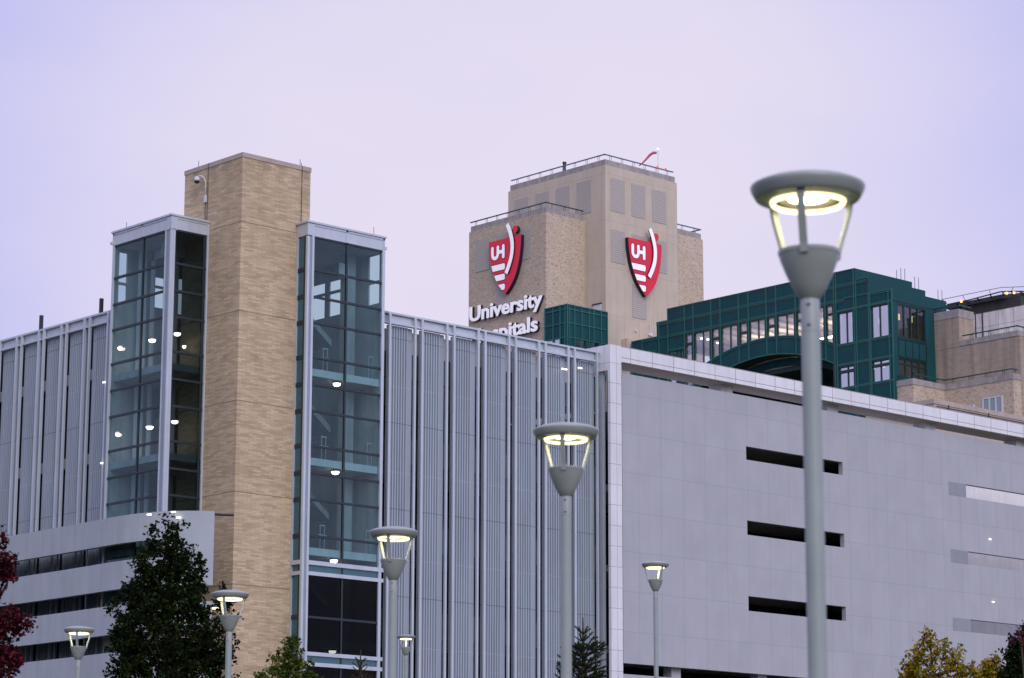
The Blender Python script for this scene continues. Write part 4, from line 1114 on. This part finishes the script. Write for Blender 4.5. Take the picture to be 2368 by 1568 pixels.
# ================================================================== trees
def leaf_quad(mb, c_, size, rnd, up=0.3):
    d = Vector((rnd.gauss(0, 1), rnd.gauss(0, 1), rnd.gauss(0, .7)-up)).normalized()
    n_ = d.cross(Vector((rnd.gauss(0, 1), rnd.gauss(0, 1), rnd.gauss(0, 1)))).normalized()
    b = d.cross(n_); L = size*rnd.uniform(.7, 1.25); w_ = L*.34; o_ = len(mb.v)
    for q_ in (c_-d*L*.5, c_-d*L*.1+n_*w_+b*w_*.25, c_+d*L*.5, c_-d*L*.1-n_*w_+b*w_*.25): mb.v.append(tuple(q_))
    mb.f.append((o_, o_+1, o_+2)); mb.f.append((o_, o_+2, o_+3)); mb.mi += [0, 0]
def lobed_tree(name, label, k, lobes, base_px, n, size, mat, seed, trunk_r=.12, cat='tree', shell=.55, clump=.16, per=26, depthf=1.0, limbs=26, stray=.12):
    """lobes: (px, py, rx, ry) ellipsoids in photo pixels at k metres; leaves come in clumps through their volume"""
    rnd = random.Random(seed); s = k/F_PX
    bp = at(base_px, 1568, k); gb = gz(bp.x, bp.y)
    o = thing(name, label, cat, (bp.x, bp.y, gb))
    base = Vector((bp.x, bp.y, gb))
    L = []
    for px, py, rx, ry in lobes:
        c_ = at(px, py, k); L.append((c_, rx*s, ry*s, (rx*s)*depthf))
    wts = [a*b*c2 for _, a, b, c2 in L]
    lat = RT.copy(); lat.z = 0; lat.normalize(); dep = Vector((fx, fy, 0)); Z = Vector((0, 0, 1))
    crown = MB(); cl = []
    nc = max(1, n//per)
    for i in range(nc):
        c_, a, b, c2 = rnd.choices(L, [w_**.67 for w_ in wts])[0]
        v = Vector((rnd.gauss(0, 1), rnd.gauss(0, 1), rnd.gauss(0, 1))).normalized()
        r_ = rnd.random()**(1/3)
        r_ = shell+(1-shell)*r_ if rnd.random() < .7 else r_
        if rnd.random() < stray: r_ *= 1.12
        cc = c_+lat*v.x*a*r_+dep*v.y*c2*r_+Z*v.z*b*r_
        cl.append(cc)
        sz = clump*rnd.uniform(.6, 1.3)
        out = (cc-c_); out.z += .25*b; out = out.normalized() if out.length > 1e-4 else Vector((0, 0, 1))
        out = (out+Vector((rnd.gauss(0, .35), rnd.gauss(0, .35), rnd.gauss(0, .35)))).normalized()
        tl = sz*rnd.uniform(1.6, 3.4); m_ = int(per*rnd.uniform(.45, 1.55))
        for j in range(m_):
            f_ = rnd.random(); w_ = sz*(.75-.5*f_)
            q_ = cc+out*(f_-.6)*tl+Vector((rnd.gauss(0, w_), rnd.gauss(0, w_), rnd.gauss(0, w_*.8)))
            leaf_quad(crown, q_, size*(1.1-.3*f_), rnd)
    # trunk and limbs
    t_ = MB(); topc = max(cl, key=lambda q: q.z)
    ctr = sum(cl, Vector())/len(cl)
    mid = Vector((ctr.x*.6+base.x*.4, ctr.y*.6+base.y*.4, (base.z+ctr.z)/2))
    tip = Vector((ctr.x, ctr.y, ctr.z+(topc.z-ctr.z)*.7))
    tip = tip*.6+topc*.4
    spine = [base-Vector((0, 0, .3)), base+(mid-base)*.5, mid, (mid+ctr)/2, ctr, (ctr+tip)/2, tip]
    t_.tube(spine, [trunk_r*q for q in (1.25, 1, .85, .7, .5, .3, .1)], 8)
    for i in range(limbs):
        e_ = rnd.choice(cl); h_ = max(.35, min(.98, (e_.z-base.z)/(tip.z-base.z)-.18))
        f_ = h_*(len(spine)-1); i0 = min(int(f_), len(spine)-2); st = spine[i0].lerp(spine[i0+1], f_-i0)
        md = st.lerp(e_, .5)+Vector((rnd.uniform(-.1, .1), rnd.uniform(-.1, .1), .12))
        t_.tube([st, md, e_], [trunk_r*.28, trunk_r*.17, trunk_r*.05], 5)
    part(t_, 'trunk', BARK, o, smooth=True)
    part(crown, 'crown', mat, o)
    return o
PEAR = leafmat('pear_leaves', [(0, (.006, .010, .002)), (.6, (.010, .018, .004)), (.9, (.018, .036, .006)), (1, (.04, .075, .010))], .7, .12)
lobed_tree('pear_tree', 'large dark green leafy tree in front of the curved concrete wall', 74,
    [(402, 1230, 30, 45), (345, 1225, 16, 38), (372, 1300, 62, 60), (430, 1310, 42, 55), (390, 1390, 95, 75), (330, 1370, 50, 60), (462, 1345, 22, 36), (385, 1480, 130, 90), (290, 1470, 48, 55), (484, 1490, 55, 75), (385, 1580, 145, 110), (268, 1400, 16, 20), (522, 1390, 16, 40), (535, 1470, 14, 60)],
    395, 26000, .125, PEAR, 3, .16, shell=.5, clump=.16, per=24, limbs=40)
PEAR2 = leafmat('young_leaves', [(0, (.03, .055, .010)), (.5, (.06, .10, .016)), (.85, (.12, .16, .03)), (1, (.28, .20, .03))], .5, .3)
lobed_tree('young_tree', 'small bright green young tree before foot of the brick tower', 84,
    [(668, 1490, 14, 26), (682, 1510, 22, 40), (655, 1540, 34, 40), (628, 1540, 12, 34), (690, 1560, 40, 40), (640, 1585, 60, 40), (722, 1575, 22, 20)],
    665, 3600, .13, PEAR2, 5, .06, shell=.4, clump=.10, per=14, limbs=16)
MAPLE = leafmat('crimson_leaves', [(0, (.015, .004, .004)), (.45, (.04, .006, .009)), (.8, (.13, .014, .026)), (1, (.30, .05, .06))], .6, .25)
lobed_tree('maple_tree', 'crimson red maple tree cut off by the left edge', 46,
    [(5, 1240, 14, 22), (-8, 1290, 42, 60), (18, 1320, 24, 40), (-30, 1430, 60, 80), (22, 1440, 34, 34), (58, 1440, 26, 18), (0, 1520, 50, 60), (-60, 1560, 100, 120), (30, 1400, 16, 14)],
    -30, 6800, .085, MAPLE, 7, .12, shell=.45, clump=.085, per=18, limbs=30)
GOLD = leafmat('golden_leaves', [(0, (.07, .085, .008)), (.4, (.20, .19, .014)), (.8, (.42, .30, .02)), (1, (.55, .22, .05))], .5, .4)
lobed_tree('golden_tree', 'yellow and green autumn tree at lower right by the grey wall', 66,
    [(2150, 1465, 14, 20), (2135, 1490, 22, 20), (2170, 1500, 32, 26), (2115, 1530, 30, 30), (2205, 1520, 26, 36), (2160, 1550, 60, 36), (2100, 1560, 24, 24), (2240, 1560, 34, 30), (2160, 1610, 100, 50)],
    2165, 5200, .10, GOLD, 11, .07, shell=.3, clump=.11, per=14, limbs=30)
lobed_tree('golden_tree', 'smaller yellow autumn tree between golden tree and dark tree', 67,
    [(2282, 1545, 16, 24), (2300, 1525, 9, 16), (2292, 1575, 34, 30), (2310, 1560, 18, 26)],
    2290, 1700, .10, GOLD, 12, .05, shell=.3, clump=.09, per=12, limbs=14)
lobed_tree('dark_tree', 'dark green dense tree cut off by the right edge', 60,
    [(2362, 1530, 38, 45), (2345, 1560, 34, 34), (2390, 1490, 50, 50), (2380, 1590, 70, 60)],
    2385, 8000, .10, PEAR, 13, .1, shell=.5, clump=.12, per=20, limbs=16)
PURP = leafmat('purple_leaves', [(0, (.03, .008, .02)), (.6, (.08, .02, .06)), (1, (.25, .06, .05))], .55, .3)
lobed_tree('plum_branch_tree', 'thin purple leaved tree top at the right edge above dark tree', 58,
    [(2335, 1484, 8, 6), (2352, 1470, 14, 10), (2375, 1480, 20, 14)], 2395, 110, .10, PURP, 14, .04, shell=.2, clump=.07, per=8, limbs=8)

NEED = leafmat('spruce_needles', [(0, (.008, .020, .006)), (.6, (.014, .038, .011)), (1, (.03, .065, .016))], .7, .1)
NEEDB = leafmat('rusty_needles', [(0, (.03, .03, .012)), (.6, (.05, .05, .018)), (1, (.12, .06, .03))], .6, .1)
def spruce(label, px, py_top, k, width_px, mat, seed, density=1.0, hshow=150, group=None):
    rnd = random.Random(seed); tp = at(px, py_top, k); base = Vector((tp.x, tp.y, gz(tp.x, tp.y))); s = k/F_PX
    o = thing('spruce_tree', label, 'tree', base)
    t_ = MB(); H_ = tp.z-base.z
    t_.tube([base-Vector((0, 0, .2)), base+Vector((0, 0, H_*.5)), tp], [.16, .09, .012], 7)
    cr = MB()
    def twig(a, b, nd, ln):
        t_.tube([a, a.lerp(b, .5)-Vector((0, 0, .02)), b], [.016, .011, .005], 4)
        L = (b-a).length; n = int(L*nd)
        d = (b-a).normalized()
        for i in range(n):
            c_ = a.lerp(b, .08+.92*rnd.random())
            v = Vector((rnd.gauss(0, 1), rnd.gauss(0, 1), rnd.gauss(0, 1))); v -= d*v.dot(d); v.normalize()
            tipv = c_+(v*.8+d*.7).normalized()*ln*rnd.uniform(.7, 1.2)
            sd_ = d.cross(v)*.011; o_ = len(cr.v)
            cr.v += [tuple(c_-sd_), tuple(c_+sd_), tuple(tipv)]; cr.f.append((o_, o_+1, o_+2)); cr.mi.append(0)
    reach = width_px*s
    z = tp.z-.36
    twig(tp-Vector((0, 0, .4)), tp, 130, .025); twig(tp-Vector((0, 0, 1.2)), tp-Vector((0, 0, .34)), 260, .05)
    lev = 0
    while z > tp.z-hshow*s-1.2 and z > base.z+.6:
        d_ = tp.z-z; rr = min(reach, .17+max(0, d_-.25)*.16) if d_ < 62*s else min(reach, .30+(d_-62*s)*reach/(hshow*s)*1.5)
        nb = 4 if d_ < 62*s else 10
        for j in range(nb):
            a = j*2*PI/nb+lev*1.1+rnd.uniform(-.25, .25); r_ = rr*rnd.uniform(.75, 1.15)
            up = r_*rnd.uniform(.6, .95) if d_ < 62*s else r_*rnd.uniform(.25, .75)
            st = Vector((tp.x, tp.y, z)); e_ = st+Vector((math.cos(a)*r_, math.sin(a)*r_, up))
            twig(st, e_, 230*density, .05)
            if r_ > .35:
                for q_ in range(int(r_*6)):
                    f_ = rnd.uniform(.3, .95); sp = st.lerp(e_, f_); sa = a+rnd.choice((-1, 1))*rnd.uniform(.5, .9); sl_ = r_*(1-f_)*.8+.08
                    twig(sp, sp+Vector((math.cos(sa)*sl_, math.sin(sa)*sl_, sl_*rnd.uniform(.1, .5))), 230*density, .045)
        z -= .13+.06*rnd.random(); lev += 1
    part(t_, 'trunk', BARK, o); part(cr, 'crown', mat, o)
    return o
spruce('dark green young spruce right of the middle lamp pole', 1348, 1428, 56, 52, NEED, 21, 1.0, 140)
spruce('dark green young spruce top left of the middle lamp pole', 1304, 1522, 57, 36, NEED, 22, .9, 90)
spruce('rusty brown spruce tip before the right glass stairwell', 834, 1502, 70, 26, NEEDB, 23, .8, 110)
